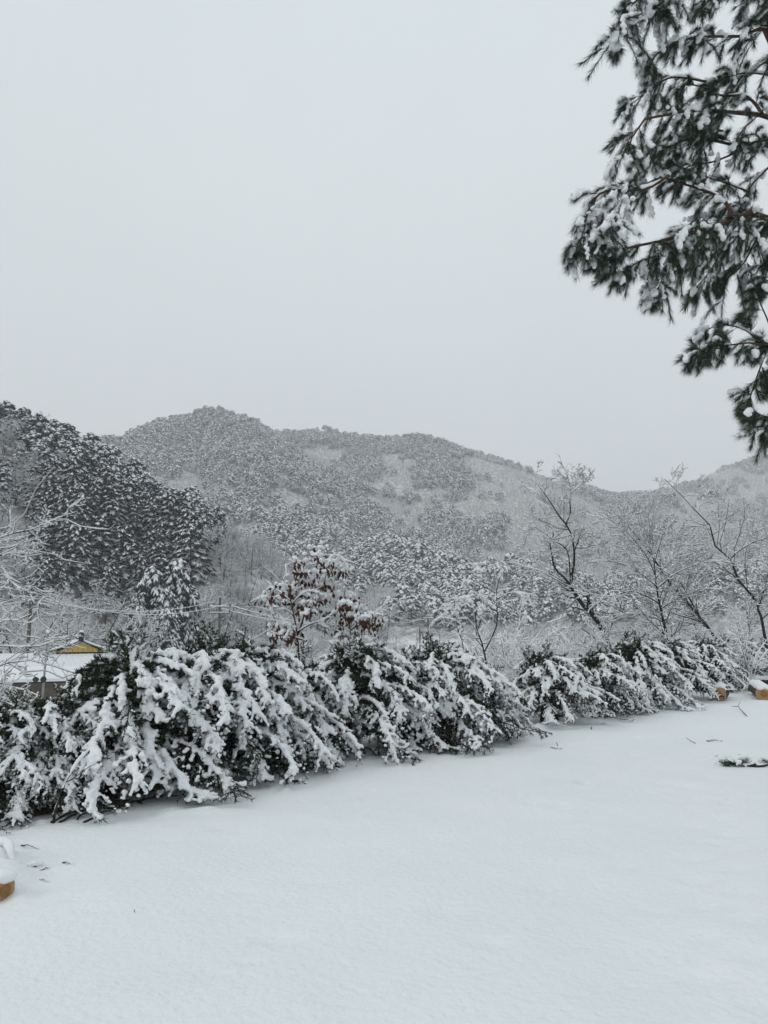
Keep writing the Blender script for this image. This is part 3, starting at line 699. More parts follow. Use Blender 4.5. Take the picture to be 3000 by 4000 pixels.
# snow-lined branches reaching in from the left
d = 9.5
tb = np.array([-7.2, 10.6, float(bench(-7.2, 10.6))-.1])
tr = [tb, tb+[.1, 0, 1.6], tb+[.3, -.1, 3.0], tb+[-.2, -.1, 4.2], tb+[-.5, 0, 5.0]]
E = [(tr, .12, .04)]
for p, r in (([(-500, 2200), (-60, 2130), (60, 2092), (150, 2060), (230, 2022), (300, 2000)], .024), ([(-400, 2250), (-60, 2160), (50, 2142), (140, 2105), (195, 2088)], .018),
             ([(-400, 2240), (-60, 2195), (60, 2182), (165, 2165)], .016), ([(-400, 2350), (-60, 2320), (50, 2312), (135, 2285)], .016), ([(-400, 2300), (-60, 2270), (40, 2280), (100, 2310), (165, 2325)], .014),
             ([(-400, 2330), (-60, 2230), (20, 2250), (80, 2280)], .012),
             ([(-500, 2560), (-60, 2555), (60, 2530), (150, 2525), (230, 2500)], .014), ([(-500, 2620), (-60, 2625), (40, 2588), (120, 2580), (200, 2600), (290, 2630)], .018),
             ([(-500, 2700), (-60, 2690), (50, 2688), (110, 2700), (150, 2720)], .016),
             ([(-500, 2680), (-40, 2730), (40, 2760), (110, 2790)], .014), 
             ([(-300, 2650), (-30, 2735), (60, 2800), (90, 2830)], .012), ([(-400, 2480), (-60, 2470), (50, 2430), (120, 2400)], .010)):
    q = pts(d+.6, d+rng.uniform(-.5, .3), *p); q = [tr[1]*(1-.35)+tr[3]*.35 if q[0][2] > 1.8 else tr[1]]+q[1:]
    E.append((q, r, .004))
bare_tree('bare_tree', 'bare tree whose snow-lined branches reach in across the tiled roof', E, tb,
          [dict(m=12, t0=.5, t1=1, ang=42, lenf=.15, k=8, bend=.04, jit=.16, rf=.5, flat=.3), dict(m=5, t0=.2, t1=1, ang=45, lenf=.45, k=6, bend=.02, jit=.14, rf=.6, flat=.2)], .0105, 35, snow_main=.9, thin=.9)

# tree that kept its brown leaves
d = 12.8
tr = pts(d, d, (1160, 2470), (1147, 2410), (1137, 2350), (1120, 2290), (1100, 2250)); b = footed(tr, d, dx=.15); tr = [b]+tr
F = [(tr, .034, .007),
     (pts(d, d+.3, (1165, 2480), (1195, 2380), (1215, 2290), (1235, 2220), (1250, 2150), (1256, 2115)), .024, .004),
     (pts(d, d-.3, (1180, 2500), (1110, 2470), (1075, 2420), (1055, 2370), (1040, 2330)), .018, .004),
     (pts(d, d-.3, (1160, 2470), (1210, 2440), (1260, 2425), (1295, 2400), (1330, 2370)), .018, .005),
     (pts(d, d+.4, (1137, 2350), (1090, 2310), (1050, 2300), (1015, 2340)), .014, .004),
     (pts(d, d+.2, (1215, 2290), (1270, 2200), (1310, 2170), (1350, 2200), (1365, 2265)), .013, .004),
     (pts(d, d-.2, (1225, 2250), (1190, 2220), (1160, 2190), (1145, 2185)), .012, .004),
     (pts(d, d+.3, (1210, 2300), (1260, 2260), (1300, 2270), (1320, 2300)), .012, .004),
     (pts(d, d-.2, (1140, 2360), (1180, 2320), (1220, 2310), (1265, 2330)), .013, .004)]
F2b = pts(d, d, (1380, 2590), (1370, 2480)); b2 = footed(F2b, d, dx=.1); F2 = [([b2]+F2b+pts(d, d, (1362, 2420), (1350, 2360), (1345, 2310)), .024, .005),
     (pts(d, d-.3, (1372, 2460), (1420, 2415), (1470, 2392), (1500, 2365), (1520, 2340)), .014, .004),
     (pts(d, d+.2, (1370, 2470), (1330, 2440), (1300, 2430), (1290, 2450)), .012, .004),
     (pts(d, d+.2, (1362, 2420), (1390, 2380), (1410, 2370), (1440, 2390)), .012, .004),
     (pts(d, d-.2, (1375, 2510), (1420, 2490), (1450, 2510), (1460, 2545)), .012, .004),
     (pts(d, d-.2, (1375, 2500), (1330, 2480), (1300, 2510)), .010, .004)]
LEAF1 = [(1110, 2330, 9), (1140, 2290, 10), (1080, 2300, 8), (1060, 2345, 8), (1030, 2350, 6), (1180, 2375, 15), (1205, 2365, 15), (1195, 2400, 12), (1100, 2455, 14), (1080, 2490, 12), (1120, 2480, 12), (1150, 2490, 10), (1130, 2360, 10),
         (1230, 2245, 10), (1265, 2275, 10), (1180, 2240, 12), (1165, 2200, 8), (1185, 2265, 12), (1280, 2200, 9), (1310, 2220, 9), (1340, 2240, 6), (1225, 2290, 10), (1270, 2300, 9), (1240, 2180, 6), (1235, 2150, 4), (1200, 2330, 12), (1160, 2310, 9), (1260, 2340, 8)]
LEAF2 = [(1360, 2385, 16), (1350, 2365, 14), (1365, 2410, 12), (1430, 2420, 16), (1460, 2410, 14), (1450, 2440, 14), (1420, 2445, 10), (1425, 2510, 14), (1440, 2535, 10), (1335, 2330, 8), (1370, 2340, 8), (1400, 2380, 8), (1310, 2450, 9), (1330, 2480, 8), (1295, 2390, 8), (1320, 2520, 10), (1470, 2445, 8), (1405, 2540, 8)]
def leaf_tree(label, limbs, b, leaves, seed):
    rg = np.random.default_rng(seed)
    t, P, R = bare_tree('brown_leaf_tree', label, limbs, b, [dict(m=5, t0=.3, t1=1, ang=45, lenf=.30, k=6, bend=-.12, jit=.08, rf=.55), dict(m=3, t0=.2, t1=1, ang=45, lenf=.4, k=4, bend=-.2, jit=.08, rf=.6)], .016, seed, snow_main=.8)
    G, S = Geo(), Geo(); V_, F_ = [], []
    for (x, y, n) in leaves:
        c0 = at(x, y, d+rg.uniform(-.45, .45))-b; n2 = int(n*1.7)
        c = c0+rg.normal(0, 1, (n2, 3))*[.085, .09, .055]
        dirv = unit(np.stack([rg.normal(0, .38, n2), rg.normal(0, .38, n2), -np.ones(n2)], -1)); sd_ = unit(np.cross(dirv, rg.normal(size=(n2, 3))))
        nn = np.cross(dirv, sd_); ln = rg.uniform(.06, .135, (n2, 1)); wd = ln*rg.uniform(.18, .34, (n2, 1))
        ring = [c, c+dirv*ln*.35+sd_*wd+nn*wd*.35, c+dirv*ln*.5, c+dirv*ln*.35-sd_*wd+nn*wd*.35, c+dirv*ln]
        V = np.stack(ring, 1).reshape(-1, 3); o = (np.arange(n2)*5)[:, None]
        G.add(V, tris=np.concatenate([o+[[0, 1, 2]], o+[[0, 2, 3]], o+[[1, 4, 2]], o+[[2, 4, 3]]]))
        m = int(6+n*.85); cs = c0+rg.normal(0, 1, (m, 3))*[.085, .08, .02]+[0, 0, .055]
        blobs(S, cs, rg.uniform(.022, .048, m), rg, ICO1, .25, flat=.8)
        m = n//2; blobs(S, c0+rg.normal(0, 1, (m, 3))*[.10, .09, .06], rg.uniform(.012, .026, m), rg, ICO1, .3)
    for P_, R_ in zip(P[1:], R[1:]):
        tt = rg.uniform(.3, 1, (1, 16)); c, _ = interp(P_[None], tt); c = c.reshape(-1, 3)+[0, 0, .022]; blobs(S, c, rg.uniform(.018, .036, 16), rg, ICO1, .25)
    G.obj('leaves', M_LEAF, t, smooth=False)
    tag(link_mesh('snow', remesh(S, .011, 'snow', M_SNOW, 1, lump=.01, lscale=.03), t), kind='stuff')
leaf_tree('small tree still holding brown dead leaves, piled with snow, behind the hedge', F, b, LEAF1, 41)
leaf_tree('smaller brown-leaved sapling with a snowy bare shoot, right of the larger leafy tree', F2, b2, LEAF2, 42)
# sapling clumped with wet snow
d = 14.5
tr = pts(d, d, (1893, 2550), (1866, 2480), (1857, 2400), (1874, 2345), (1882, 2318), (1872, 2282), (1893, 2258), (1905, 2212), (1912, 2190)); b = footed(tr, d, dx=.1); tr = [b]+tr
S_ = [(tr, .030, .005), (pts(d, d-.2, (1893, 2545), (1928, 2475), (1943, 2425), (1940, 2350), (1942, 2285), (1955, 2255), (1985, 2200), (2000, 2175)), .022, .004),
      (pts(d, d-.2, (1942, 2375), (1980, 2352), (2020, 2350), (2052, 2385), (2060, 2410)), .013, .004), (pts(d, d+.3, (1942, 2340), (1985, 2318), (2040, 2316), (2068, 2330), (2075, 2365)), .013, .004),
      (pts(d, d-.2, (1875, 2345), (1845, 2330), (1810, 2345), (1800, 2380)), .010, .004), (pts(d, d+.2, (1874, 2290), (1845, 2275), (1815, 2270), (1800, 2300)), .010, .004),
      (pts(d, d, (1905, 2215), (1940, 2205), (1960, 2220), (1955, 2250)), .010, .004), (pts(d, d, (1890, 2255), (1870, 2220), (1860, 2200)), .009, .004), (pts(d, d, (1860, 2480), (1890, 2380), (1882, 2330)), .014, .008)]
T2 = pts(d, d, (1810, 2530), (1775, 2435), (1745, 2410), (1705, 2420), (1672, 2455), (1660, 2490)); b3 = footed(T2, d, dx=.1)
S2_ = [([b3]+T2, .018, .005), (pts(d, d, (1775, 2435), (1765, 2380), (1750, 2345)), .010, .004), (pts(d, d+.2, (1770, 2430), (1730, 2380), (1700, 2390)), .010, .004), (pts(d, d, (1790, 2470), (1780, 2400), (1790, 2360)), .010, .004)]
def clump_tree(label, limbs, b, seed):
    rg = np.random.default_rng(seed)
    t, P, R = bare_tree('snow_clumped_sapling', label, limbs, b, [dict(m=6, t0=.4, t1=1, ang=60, lenf=.22, k=6, bend=-.4, jit=.10, rf=.55, taper=.2), dict(m=2, t0=.2, t1=1, ang=45, lenf=.5, k=4, bend=-.3, jit=.08, rf=.6)], .013, seed, snow_main=.6)
    S = Geo(); tw, _ = spawn(P[1:], R[1:], 8, .35, 1, 60, .20, 6, rg, bend=-.5, jit=.1, taper=.2); tw0, _ = spawn(P[:1], R[:1], 10, .55, 1, 60, .10, 6, rg, bend=-.5, jit=.1, taper=.2)
    tw = np.concatenate([tw, tw0]); tt = np.linspace(.1, 1, 8)[None]*np.ones((len(tw), 1)); c, _ = interp(tw, tt); c = c.reshape(-1, 3)+[0, 0, .012]
    kp = rg.random(len(c)) < .85; blobs(S, c[kp], rg.uniform(.012, .030, kp.sum()), rg, ICO1, .3)
    tag(link_mesh('snow', remesh(S, .010, 'snow', M_SNOW, 1, lump=.01, lscale=.03), t), kind='stuff')
clump_tree('thin sapling thickly clumped with wet snow, right of the brown-leaved trees', S_, b, 51)
clump_tree('short bent sapling clumped with snow, left of the taller clumped sapling', S2_, b3, 52)

# ---- thickets of snowy shrubs: a few shapes, many copies
def shrub_mesh(seed, h, w, stems, snow, kk=(6, 4, 1), wid=1.0):
    rg = np.random.default_rng(seed); limbs = []
    for i in range(stems):
        a = rg.uniform(0, 2*pi); r0 = rg.uniform(0, .12)*w; r1 = w*rg.uniform(.2, 1)
        hh = h*rg.uniform(.65, 1)*(1-.25*(r1/w)**2)
        limbs.append((np.array([[r0*cos(a), r0*sin(a), -.1], [(r0+r1*.35)*cos(a+.1), (r0+r1*.35)*sin(a+.1), hh*.55], [r1*cos(a), r1*sin(a), hh]]), .018*h/2.5*wid, .005*wid))
    P, R = stack(limbs, 9); Gb, Gs = Geo(), Geo(); V, Q = tubes(P, R, 4); Gb.add(V, quads=Q); snow_ridge(Gs, P, R, snow*1.1, 0, rg, mins=.3)
    a, b = P, R
    for li, m in enumerate(kk):
        a, b = spawn(a, b, m, .25, 1, 48, .38 if li == 0 else .5, 5 if li < 2 else 4, rg, bend=-.02, jit=.10, rf=.55); b = np.maximum(b, .0025*wid)
        V, Q = tubes(a, b, 3); Gb.add(V, quads=Q); snow_ridge(Gs, a, b, snow*(1-.12*li), 0, rg, p=.92, mins=.3, sides=3)
    return Gb.mesh('twigs', M_TWIG), Gs.mesh('snow', M_SNOWT)
SHR = [shrub_mesh(61, 2.6, 1.5, 10, .026), shrub_mesh(62, 2.2, 1.7, 11, .027), shrub_mesh(63, 3.0, 1.3, 9, .025)]
SHS = [(2120, 2470, 17, 0), (2250, 2480, 18, 1), (2050, 2500, 16, 2), (2170, 2540, 15, 1), (2360, 2470, 20, 2), (2480, 2450, 22, 0), (2620, 2440, 24, 1), (2740, 2430, 26, 2), (2880, 2440, 25, 0), (3000, 2420, 27, 1), (1980, 2460, 19, 0), (1560, 2570, 15, 1), (1450, 2560, 16, 0),
       (2000, 2560, 14, 2), (2330, 2560, 17, 0), (1620, 2600, 14, 2), (2420, 2530, 19, 1), (150, 2700, 12, 1), (40, 2680, 12.5, 0), (2300, 2420, 24, 2), (2560, 2500, 20, 1), (60, 2960, 8.6, 1)]+[(1960+i*58+(i*37 % 23), 2400+(i*53 % 90), 18+(i*29 % 11), i % 3) for i in range(18)]
for i, (x, ty, dd, v) in enumerate(SHS):
    top = at(x, ty, dd); z0 = float(bench(top[0], top[1])); H = [2.6, 2.2, 3.0][v]; s = (top[2]-z0)/(H*.92)
    t = thing('snowy_shrub', 'bare shrub of fine snow-covered twigs in the thicket behind the hedge', 'shrub', (top[0], top[1], z0), float(rng.uniform(0, 6.28)), 'bare shrubs in the thicket behind the hedge')
    t.scale = (min(s, 1.6), min(s, 1.6), s)
    link_mesh('twigs', SHR[v][0], t); link_mesh('snow', SHR[v][1], t)

# ================================================================== FORESTS
def flakes(Gw, Gd, P, rg, per, wl, ww, lift, hang, mw=0, md=1, dark=1.3, t0=.1):
    """snow plates on top of boughs and dark needles hanging under them"""
    n = len(P); t = rg.uniform(t0, 1, (n, per)); c, tn = interp(P, t); c = c.reshape(-1, 3); tn = tn.reshape(-1, 3); m = len(c)
    sd_ = unit(np.cross(tn, [0, 0, 1.])+rg.normal(0, .25, (m, 3))); out_ = unit(tn*rg.uniform(.3, 1, (m, 1))+sd_*rg.uniform(-1, 1, (m, 1))+[0, 0, -.35])
    s2 = unit(np.cross(out_, [0, 0, 1.])); l_ = wl*rg.uniform(.6, 1.3, (m, 1)); w_ = ww*rg.uniform(.6, 1.3, (m, 1))
    up = np.array([0, 0, 1.])
    # white: 5 vertex hump
    V = np.stack([c+up*lift, c+out_*l_*.5+s2*w_, c+out_*l_*.5+up*(lift*1.3), c+out_*l_*.5-s2*w_, c+out_*l_-up*lift*.5], 1)
    o = (np.arange(m)*5)[:, None]
    Gw.add(V.reshape(-1, 3), tris=np.concatenate([o+[[0, 1, 2]], o+[[0, 2, 3]], o+[[1, 4, 2]], o+[[2, 4, 3]]]), mat=mw)
    # dark: hanging tufts
    h = hang*rg.uniform(.6, 1.4, (m, 1)); dd = dark
    V = np.stack([c-out_*l_*.25*dd-up*.02, c+out_*l_*1.1*dd-up*lift*.8, c+out_*l_*.45*dd+s2*w_*.8*dd-up*h], 1)
    V2 = np.stack([c-up*.02-s2*w_*dd, c+out_*l_*.8-up*h*.9, c+out_*l_*.5+s2*w_*dd-up*lift], 1)
    Gd.add(np.concatenate([V, V2]).reshape(-1, 3), tris=np.arange(6*m).reshape(-1, 3), mat=md)
def boughs(rg, n, H, z0, z1, R0, R1, e0, e1, k=5, shape=1.0):
    u = (np.arange(n)+rg.random(n))/n; z = H*(z0+(z1-z0)*u); az = np.arange(n)*2.39996+rg.normal(0, .3, n)
    Lb = (R0+(R1-R0)*u**shape)*rg.uniform(.65, 1.2, n); s = np.linspace(0, 1, k)
    el = np.radians(e0+rg.normal(0, 8, n))[:, None]+np.radians(e1-e0)*s[None]
    st = (Lb/(k-1))[:, None]
    return np.stack([np.cumsum(np.cos(el)*np.cos(az)[:, None]*st, 1), np.cumsum(np.cos(el)*np.sin(az)[:, None]*st, 1), z[:, None]+np.cumsum(np.sin(el)*st, 1)], -1)
def far_pine(seed, H=10., conic=False, R=2.6, nb=26):
    rg = np.random.default_rng(seed); G = Geo()
    tp = resample([[0, 0, -.5], [rg.normal(0, .2), rg.normal(0, .2), H*.5], [rg.normal(0, .3), rg.normal(0, .3), H*.97]], 6)
    V, Q = tubes(tp[None], np.linspace(.17, .04, 6)[None], 5); G.add(V, quads=Q, mat=2)
    if conic: B = boughs(rg, nb+10, H, .22, .97, R*1.05, .25, 8, -35)
    else: B = boughs(rg, nb, H, .42, .97, R, R*.45, 32, -30, shape=2.5)
    V, Q = tubes(B, np.full(B.shape[:2], .035), 3); G.add(V, quads=Q, mat=2)
    flakes(G, G, B, rg, 6, 1.4, .56, .18, .62, 0, 1, dark=1.0)
    return G.mesh('far_pine', [M_FARSNOW, M_FARPINE, M_TWIG])
def far_decid(seed, H=8.5):
    rg = np.random.default_rng(seed); G = Geo()
    tp = resample([[0, 0, -.5], [rg.normal(0, .2), rg.normal(0, .2), H*.4], [rg.normal(0, .5), rg.normal(0, .5), H]], 6)[None]; tr = np.linspace(.12, .03, 6)[None]
    V, Q = tubes(tp, tr, 4); G.add(V, quads=Q, mat=1)
    a, ar = spawn(tp, tr, 14, .25, .95, 38, .42, 4, rg, bend=.1, jit=.08, rf=.6); V, Q = tubes(a, np.maximum(ar, .028), 3); G.add(V, quads=Q, mat=1)
    b, br = spawn(a, ar, 7, .2, 1, 42, .5, 3, rg, jit=.08, rf=.6); V, Q = tubes(b, np.maximum(br, .02), 3); G.add(V, quads=Q, mat=1)
    for q, r, s in ((a, ar, .10), (b, br, .095)):
        snow_ridge(G, q, r, s, 0, rg, p=.95, mins=.4, sides=3)
    return G.mesh('far_bare_tree', [M_FARSNOW, M_GREYTWIG])
def larch(seed, H=15.):
    rg = np.random.default_rng(seed)
    tp = resample([[0, 0, -.6], [rg.normal(0, .1), rg.normal(0, .1), H*.5], [rg.normal(0, .2), rg.normal(0, .2), H]], 7)
    Gt = Geo(); V, Q = tubes(tp[None], np.linspace(.19, .03, 7)[None], 6); Gt.add(V, quads=Q)
    B = boughs(rg, 46, H, .16, .97, 4.6, .8, 14, -34, k=6)
    Gc, Gs = Geo(), Geo(); BR = np.linspace(.04, .012, 6)[None]*np.ones((len(B), 1)); V, Q = tubes(B, BR, 3); Gc.add(V, quads=Q)
    snow_ridge(Gs, B, BR, .06, 0, rg, p=.9, mins=.4, sides=3)
    tw, twr = spawn(B, BR, 15, .3, 1, 45, .30, 4, rg, bend=-.25, jit=.06, rf=.6, flat=.8); twr = np.maximum(twr, .012)
    V, Q = tubes(tw, twr, 3); Gc.add(V, quads=Q); snow_ridge(Gs, tw, twr, .062, 0, rg, p=.95, mins=.4, sides=3)
    hp, hr = spawn(tw, twr, 3, .1, 1, 70, .55, 3, rg, bend=-.8, jit=.06, rf=.8); V, Q = tubes(hp, np.maximum(hr, .010), 3); Gc.add(V, quads=Q)
    snow_ridge(Gs, hp[::2], hr[::2], .045, 0, rg, p=.8, mins=.4, sides=3)
    flakes(Gs, Gc, B[::1], rg, 6, .75, .22, .08, .5, 0, 0, dark=1.7, t0=.35)
    return Gt.mesh('trunk', M_TWIG), Gc.mesh('crown', M_LARCH), Gs.mesh('snow', M_FARSNOW)
def mid_pine(seed, H=12., R=3.2):
    rg = np.random.default_rng(seed)
    tp = resample([[0, 0, -.6], [rg.normal(0, .2), rg.normal(0, .2), H*.5], [rg.normal(0, .3), rg.normal(0, .3), H*.98]], 7)
    Gt, Gc, Gs = Geo(), Geo(), Geo(); V, Q = tubes(tp[None], np.linspace(.2, .04, 7)[None], 6); Gt.add(V, quads=Q)
    B = boughs(rg, 46, H, .24, .97, R*1.2, .9, 24, -52, k=6, shape=2.3); BR = np.linspace(.04, .012, 6)[None]*np.ones((len(B), 1)); V, Q = tubes(B, BR, 3); Gc.add(V, quads=Q)
    tw, twr = spawn(B, BR, 7, .2, 1, 45, .34, 4, rg, bend=-.35, jit=.06, rf=.6, flat=.6); V, Q = tubes(tw, twr, 3); Gc.add(V, quads=Q)
    flakes(Gs, Gc, tw, rg, 5, .70, .24, .09, .42, 0, 0, dark=1.25, t0=.2); flakes(Gs, Gc, B, rg, 5, .7, .24, .10, .5, 0, 0, dark=1.25, t0=.2)
    return Gt.mesh('trunk', M_TWIG), Gc.mesh('crown', M_FARPINE), Gs.mesh('snow', M_FARSNOW)
def mid_decid(seed, H=9.):
    rg = np.random.default_rng(seed); Gt, Gc, Gs = Geo(), Geo(), Geo()
    tp = resample([[0, 0, -.6], [rg.normal(0, .2), rg.normal(0, .2), H*.4], [rg.normal(0, .5), rg.normal(0, .5), H]], 7)[None]; tr = np.linspace(.13, .02, 7)[None]
    V, Q = tubes(tp, tr, 5); Gt.add(V, quads=Q)
    a, ar = spawn(tp, tr, 22, .16, .95, 42, .48, 6, rg, bend=.06, jit=.08, rf=.55); b, br = spawn(a, ar, 9, .15, 1, 42, .42, 5, rg, bend=-.06, jit=.08, rf=.55); c, cr = spawn(b, br, 2, .15, 1, 45, .5, 3, rg, bend=-.1, jit=.08, rf=.6)
    for q, r, mn, s in ((a, ar, .02, .055), (b, br, .014, .052), (c, cr, .010, .044)):
        r = np.maximum(r, mn); V, Q = tubes(q, r, 3); Gc.add(V, quads=Q); snow_ridge(Gs, q, r, s, 0, rg, p=.95, mins=.45, sides=3)
    return Gt.mesh('trunk', M_TWIG), Gc.mesh('crown', M_TWIG), Gs.mesh('snow', M_FARSNOW)

FP = [far_pine(301+i, 10, conic=(i % 3 == 2), R=2.5+.3*i) for i in range(5)]
FD = [far_decid(321+i) for i in range(3)]
LA = [larch(331+i) for i in range(3)]
MP = [mid_pine(341+i) for i in range(3)]
MDc = [mid_decid(351+i) for i in range(3)]
def visible(x, y, z, n=48):
    ok = np.ones(len(x), bool)
    for s in np.linspace(.12, .97, n):
        ok &= (hgt(x*s, y*s) < CAM_H+(z-CAM_H)*s+1.0)
    return ok
def scatter(rg, x0, x1, y0, y1, sp, ang=.62):
    nx, ny = int((x1-x0)/sp), int((y1-y0)/sp)
    gxx, gyy = np.meshgrid(np.arange(nx), np.arange(ny), indexing='ij')
    x = x0+(gxx+rg.uniform(0, 1, gxx.shape))*sp; y = y0+(gyy+rg.uniform(0, 1, gyy.shape))*sp
    x, y = x.ravel(), y.ravel(); k = (np.abs(x)/np.maximum(y, 1) < ang); return x[k], y[k]
def sample(A, x, y):
    i = np.clip(((x-GX0)/GS).astype(int), 0, len(gx)-1); j = np.clip(((y-GY0)/GS).astype(int), 0, len(gy)-1); return A[i, j]
def pix(x, y, z):
    dx, dy, dz = x, y, z-CAM_H; zc = dy*cp+dz*sp_; yc = -dy*sp_+dz*cp
    return 1500+3000*dx/zc, 2000-3000*yc/zc

rg = np.random.default_rng(77)
# ---- left hill: single trees
x, y = scatter(rg, -140, 5, 84, 235, 4.0, .68)
z = hgt(x, y); k = (z > VALLEY+1.6) & visible(x, y, z+11); x, y, z = x[k], y[k], z[k]
px, py = pix(x, y, z)
kind = np.full(len(x), 2)
ln = fbm(x/22, y/22)
kind[(px > 120) & (px < 760) & (y < 160) & (y > 96)] = 0                # larch stand
kind[(y >= 160)] = 1
kind[(kind == 1) & (ln > .49)] = 2
kind[(kind == 2) & (y > 150) & (ln < .5)] = 1
kind[(px > 640) & (ln > .5) & (y > 115)] = 1
kind[(z < 1.5)] = 2; kind[(px > 850)] = 2
drop = (kind == 2) & (rg.random(len(x)) < .12); x, y, z, kind, ln = [a[~drop] for a in (x, y, z, kind, ln)]
drop = (kind == 0) & (rg.random(len(x)) < .22); x, y, z, kind, ln = [a[~drop] for a in (x, y, z, kind, ln)]
def put(src, name, label, cat, loc, s, group, rz):
    t = thing(name, label, cat, loc, rz, group); t.scale = (s*float(rg.uniform(.9, 1.25)), s*float(rg.uniform(.9, 1.25)), s*float(rg.uniform(.85, 1.12))); t.rotation_euler.x = float(rg.normal(0, .05)); t.rotation_euler.y = float(rg.normal(0, .05))
    for nm, me in zip(('trunk', 'crown', 'snow'), src): link_mesh(nm, me, t)
    return t
NK = [0, 0, 0]; rest = []
order = np.argsort(y)
for i in order:
    kd = int(kind[i])
    NK[kd] += 1
    if NK[kd] > 290: rest.append(i); continue
    loc = (float(x[i]), float(y[i]), float(z[i])); rz = float(rg.uniform(0, 6.28))
    if kd == 0: put(LA[rg.integers(3)], 'larch_tree', 'larch with level snow-lined boughs in the dark stand on the near hillside', 'tree', loc, float(rg.uniform(.6, .92)), 'larches on the near hillside', rz)
    elif kd == 1: put(MP[rg.integers(3)], 'pine_tree', 'snow-laden pine on the upper part of the near wooded hill', 'tree', loc, float(rg.uniform(.40, .98)), 'pines on the near hill', rz)
    else: put(MDc[rg.integers(3)], 'bare_woodland_tree', 'frosted bare woodland tree mixed into the near hillside wood', 'tree', loc, float(rg.uniform(.55, .95)), 'bare trees on the near hillside', rz)
REST = (x[rest], y[rest], z[rest])
# ---- trees along the valley foot
foot = [(150, 2360, 78, 2), (230, 2340, 84, 2), (320, 2370, 82, 2), (400, 2360, 86, 2), (480, 2400, 82, 2), (550, 2430, 80, 2), (60, 2420, 70, 2), (20, 2380, 76, 2), (270, 2420, 74, 2),
        (600, 2250, 92, 1), (655, 2330, 88, 1), (700, 2200, 96, 1), (740, 2290, 100, 1), (560, 2330, 96, 1), (640, 2400, 84, 1),
        (800, 2330, 108, 2), (860, 2290, 118, 2), (930, 2290, 122, 2), (1000, 2310, 126, 2), (1070, 2330, 130, 2), (880, 2370, 104, 2), (960, 2390, 106, 2), (1040, 2400, 110, 2), (1150, 2380, 132, 2), (1250, 2400, 140, 2), (900, 2200, 150, 2), (960, 2180, 165, 2), (1020, 2220, 175, 2), (840, 2230, 145, 2),
        (760, 2400, 98, 2), (1120, 2420, 118, 2), (1340, 2410, 160, 2)]
for (fx_, fy_, dd, kd) in foot:
    dd = dd+13
    top = at(fx_, fy_, dd); z0 = float(hgt(top[0], top[1])); H = 11. if kd == 1 else 9.
    s = float(np.clip((top[2]-z0)/H, .3, 1.3))
    src = MP[rg.integers(3)] if kd == 1 else MDc[rg.integers(3)]
    lab = ('snow-clad pine at the dark foot of the hill near the transformer pole', 'pine_tree', 'pines at the foot of the hill') if kd == 1 else ('rounded bare tree of white frosted twigs on the valley floor behind the wires', 'bare_woodland_tree', 'frosted trees on the valley floor')
    t = put(src, lab[1], lab[0], 'tree', (float(top[0]), float(top[1]), z0), s, lab[2], float(rg.uniform(0, 6.28)))
    t.scale = (s*1.5, s*1.5, s) if kd == 2 else (s*.62, s*.62, s*1.05)

# ---- scattered frosted trees and scrub on the valley floor
xv, yv = scatter(rg, -60, 240, 60, 380, 9.5, .60); zv = hgt(xv, yv); pxv, pyv = pix(xv, yv, zv)
kv = (zv < VALLEY+4) & (rg.random(len(xv)) < np.where((pxv > 1480) & (pxv < 1800) & (yv > 170) & (yv < 330), .06, .8)) & (np.abs(pxv-1675) > 25) & ~((yv < 95) & (pxv < 1000))
for i in np.where(kv)[0][:300]:
    s = float(rg.uniform(.35, .62)); t = put(MDc[rg.integers(3)], 'bare_valley_tree', 'low bushy tree of white frosted twigs out on the valley fields', 'tree', (float(xv[i]), float(yv[i]), float(zv[i])), s, 'bushy trees across the valley fields', float(rg.uniform(0, 6.28))); t.scale = (s*1.6, s*1.6, s)
xv, yv = scatter(rg, 4, 60, 30, 75, 3.6, .60); zv = np.array([float(bench(a, b)) if b < 56 else float(hgt(a, b)) for a, b in zip(xv, yv)])
for i in np.where((xv/yv > .12) & (rg.random(len(xv)) < .8))[0]:
    s = float(rg.uniform(.34, .56)); t = put(MDc[rg.integers(3)], 'bare_bank_tree', 'small frosted bare tree in the tangle on the bank below the hedge', 'tree', (float(xv[i]), float(yv[i]), float(zv[i])), s, 'small bare trees tangled on the bank', float(rg.uniform(0, 6.28))); t.scale = (s*1.5, s*1.5, s)
# ---- mountain forest
x, y = scatter(rg, -900, 1100, 240, 1500, 6.6, .60)
z = hgt(x, y); vis = (z > VALLEY+4) & visible(x, y, z+9) & ~((y < 300) & (x < -20)); x, y, z = x[vis], y[vis], z[vis]
w = sample(RW, x, y); nzv = fbm(x/75, y/75); nz2 = fbm(x/16+5, y/16)
px, py = pix(x, y, z)
boost = .22*((px < 900) & (py < 2150))+.10*(py > 2150)-.17*((px > 1050) & (px < 2050) & (py < 2010))-.08*((px > 1750) & (py < 2250))
pp = np.clip((w*1.05+(nzv-.47)*2.6+(nz2-.47)*.9+boost-.50)*4.2, 0, 1)
isp = rg.random(len(x)) < pp
ex = rg.random(isp.sum())
pxs, pys, pzs = x[isp], y[isp], z[isp]
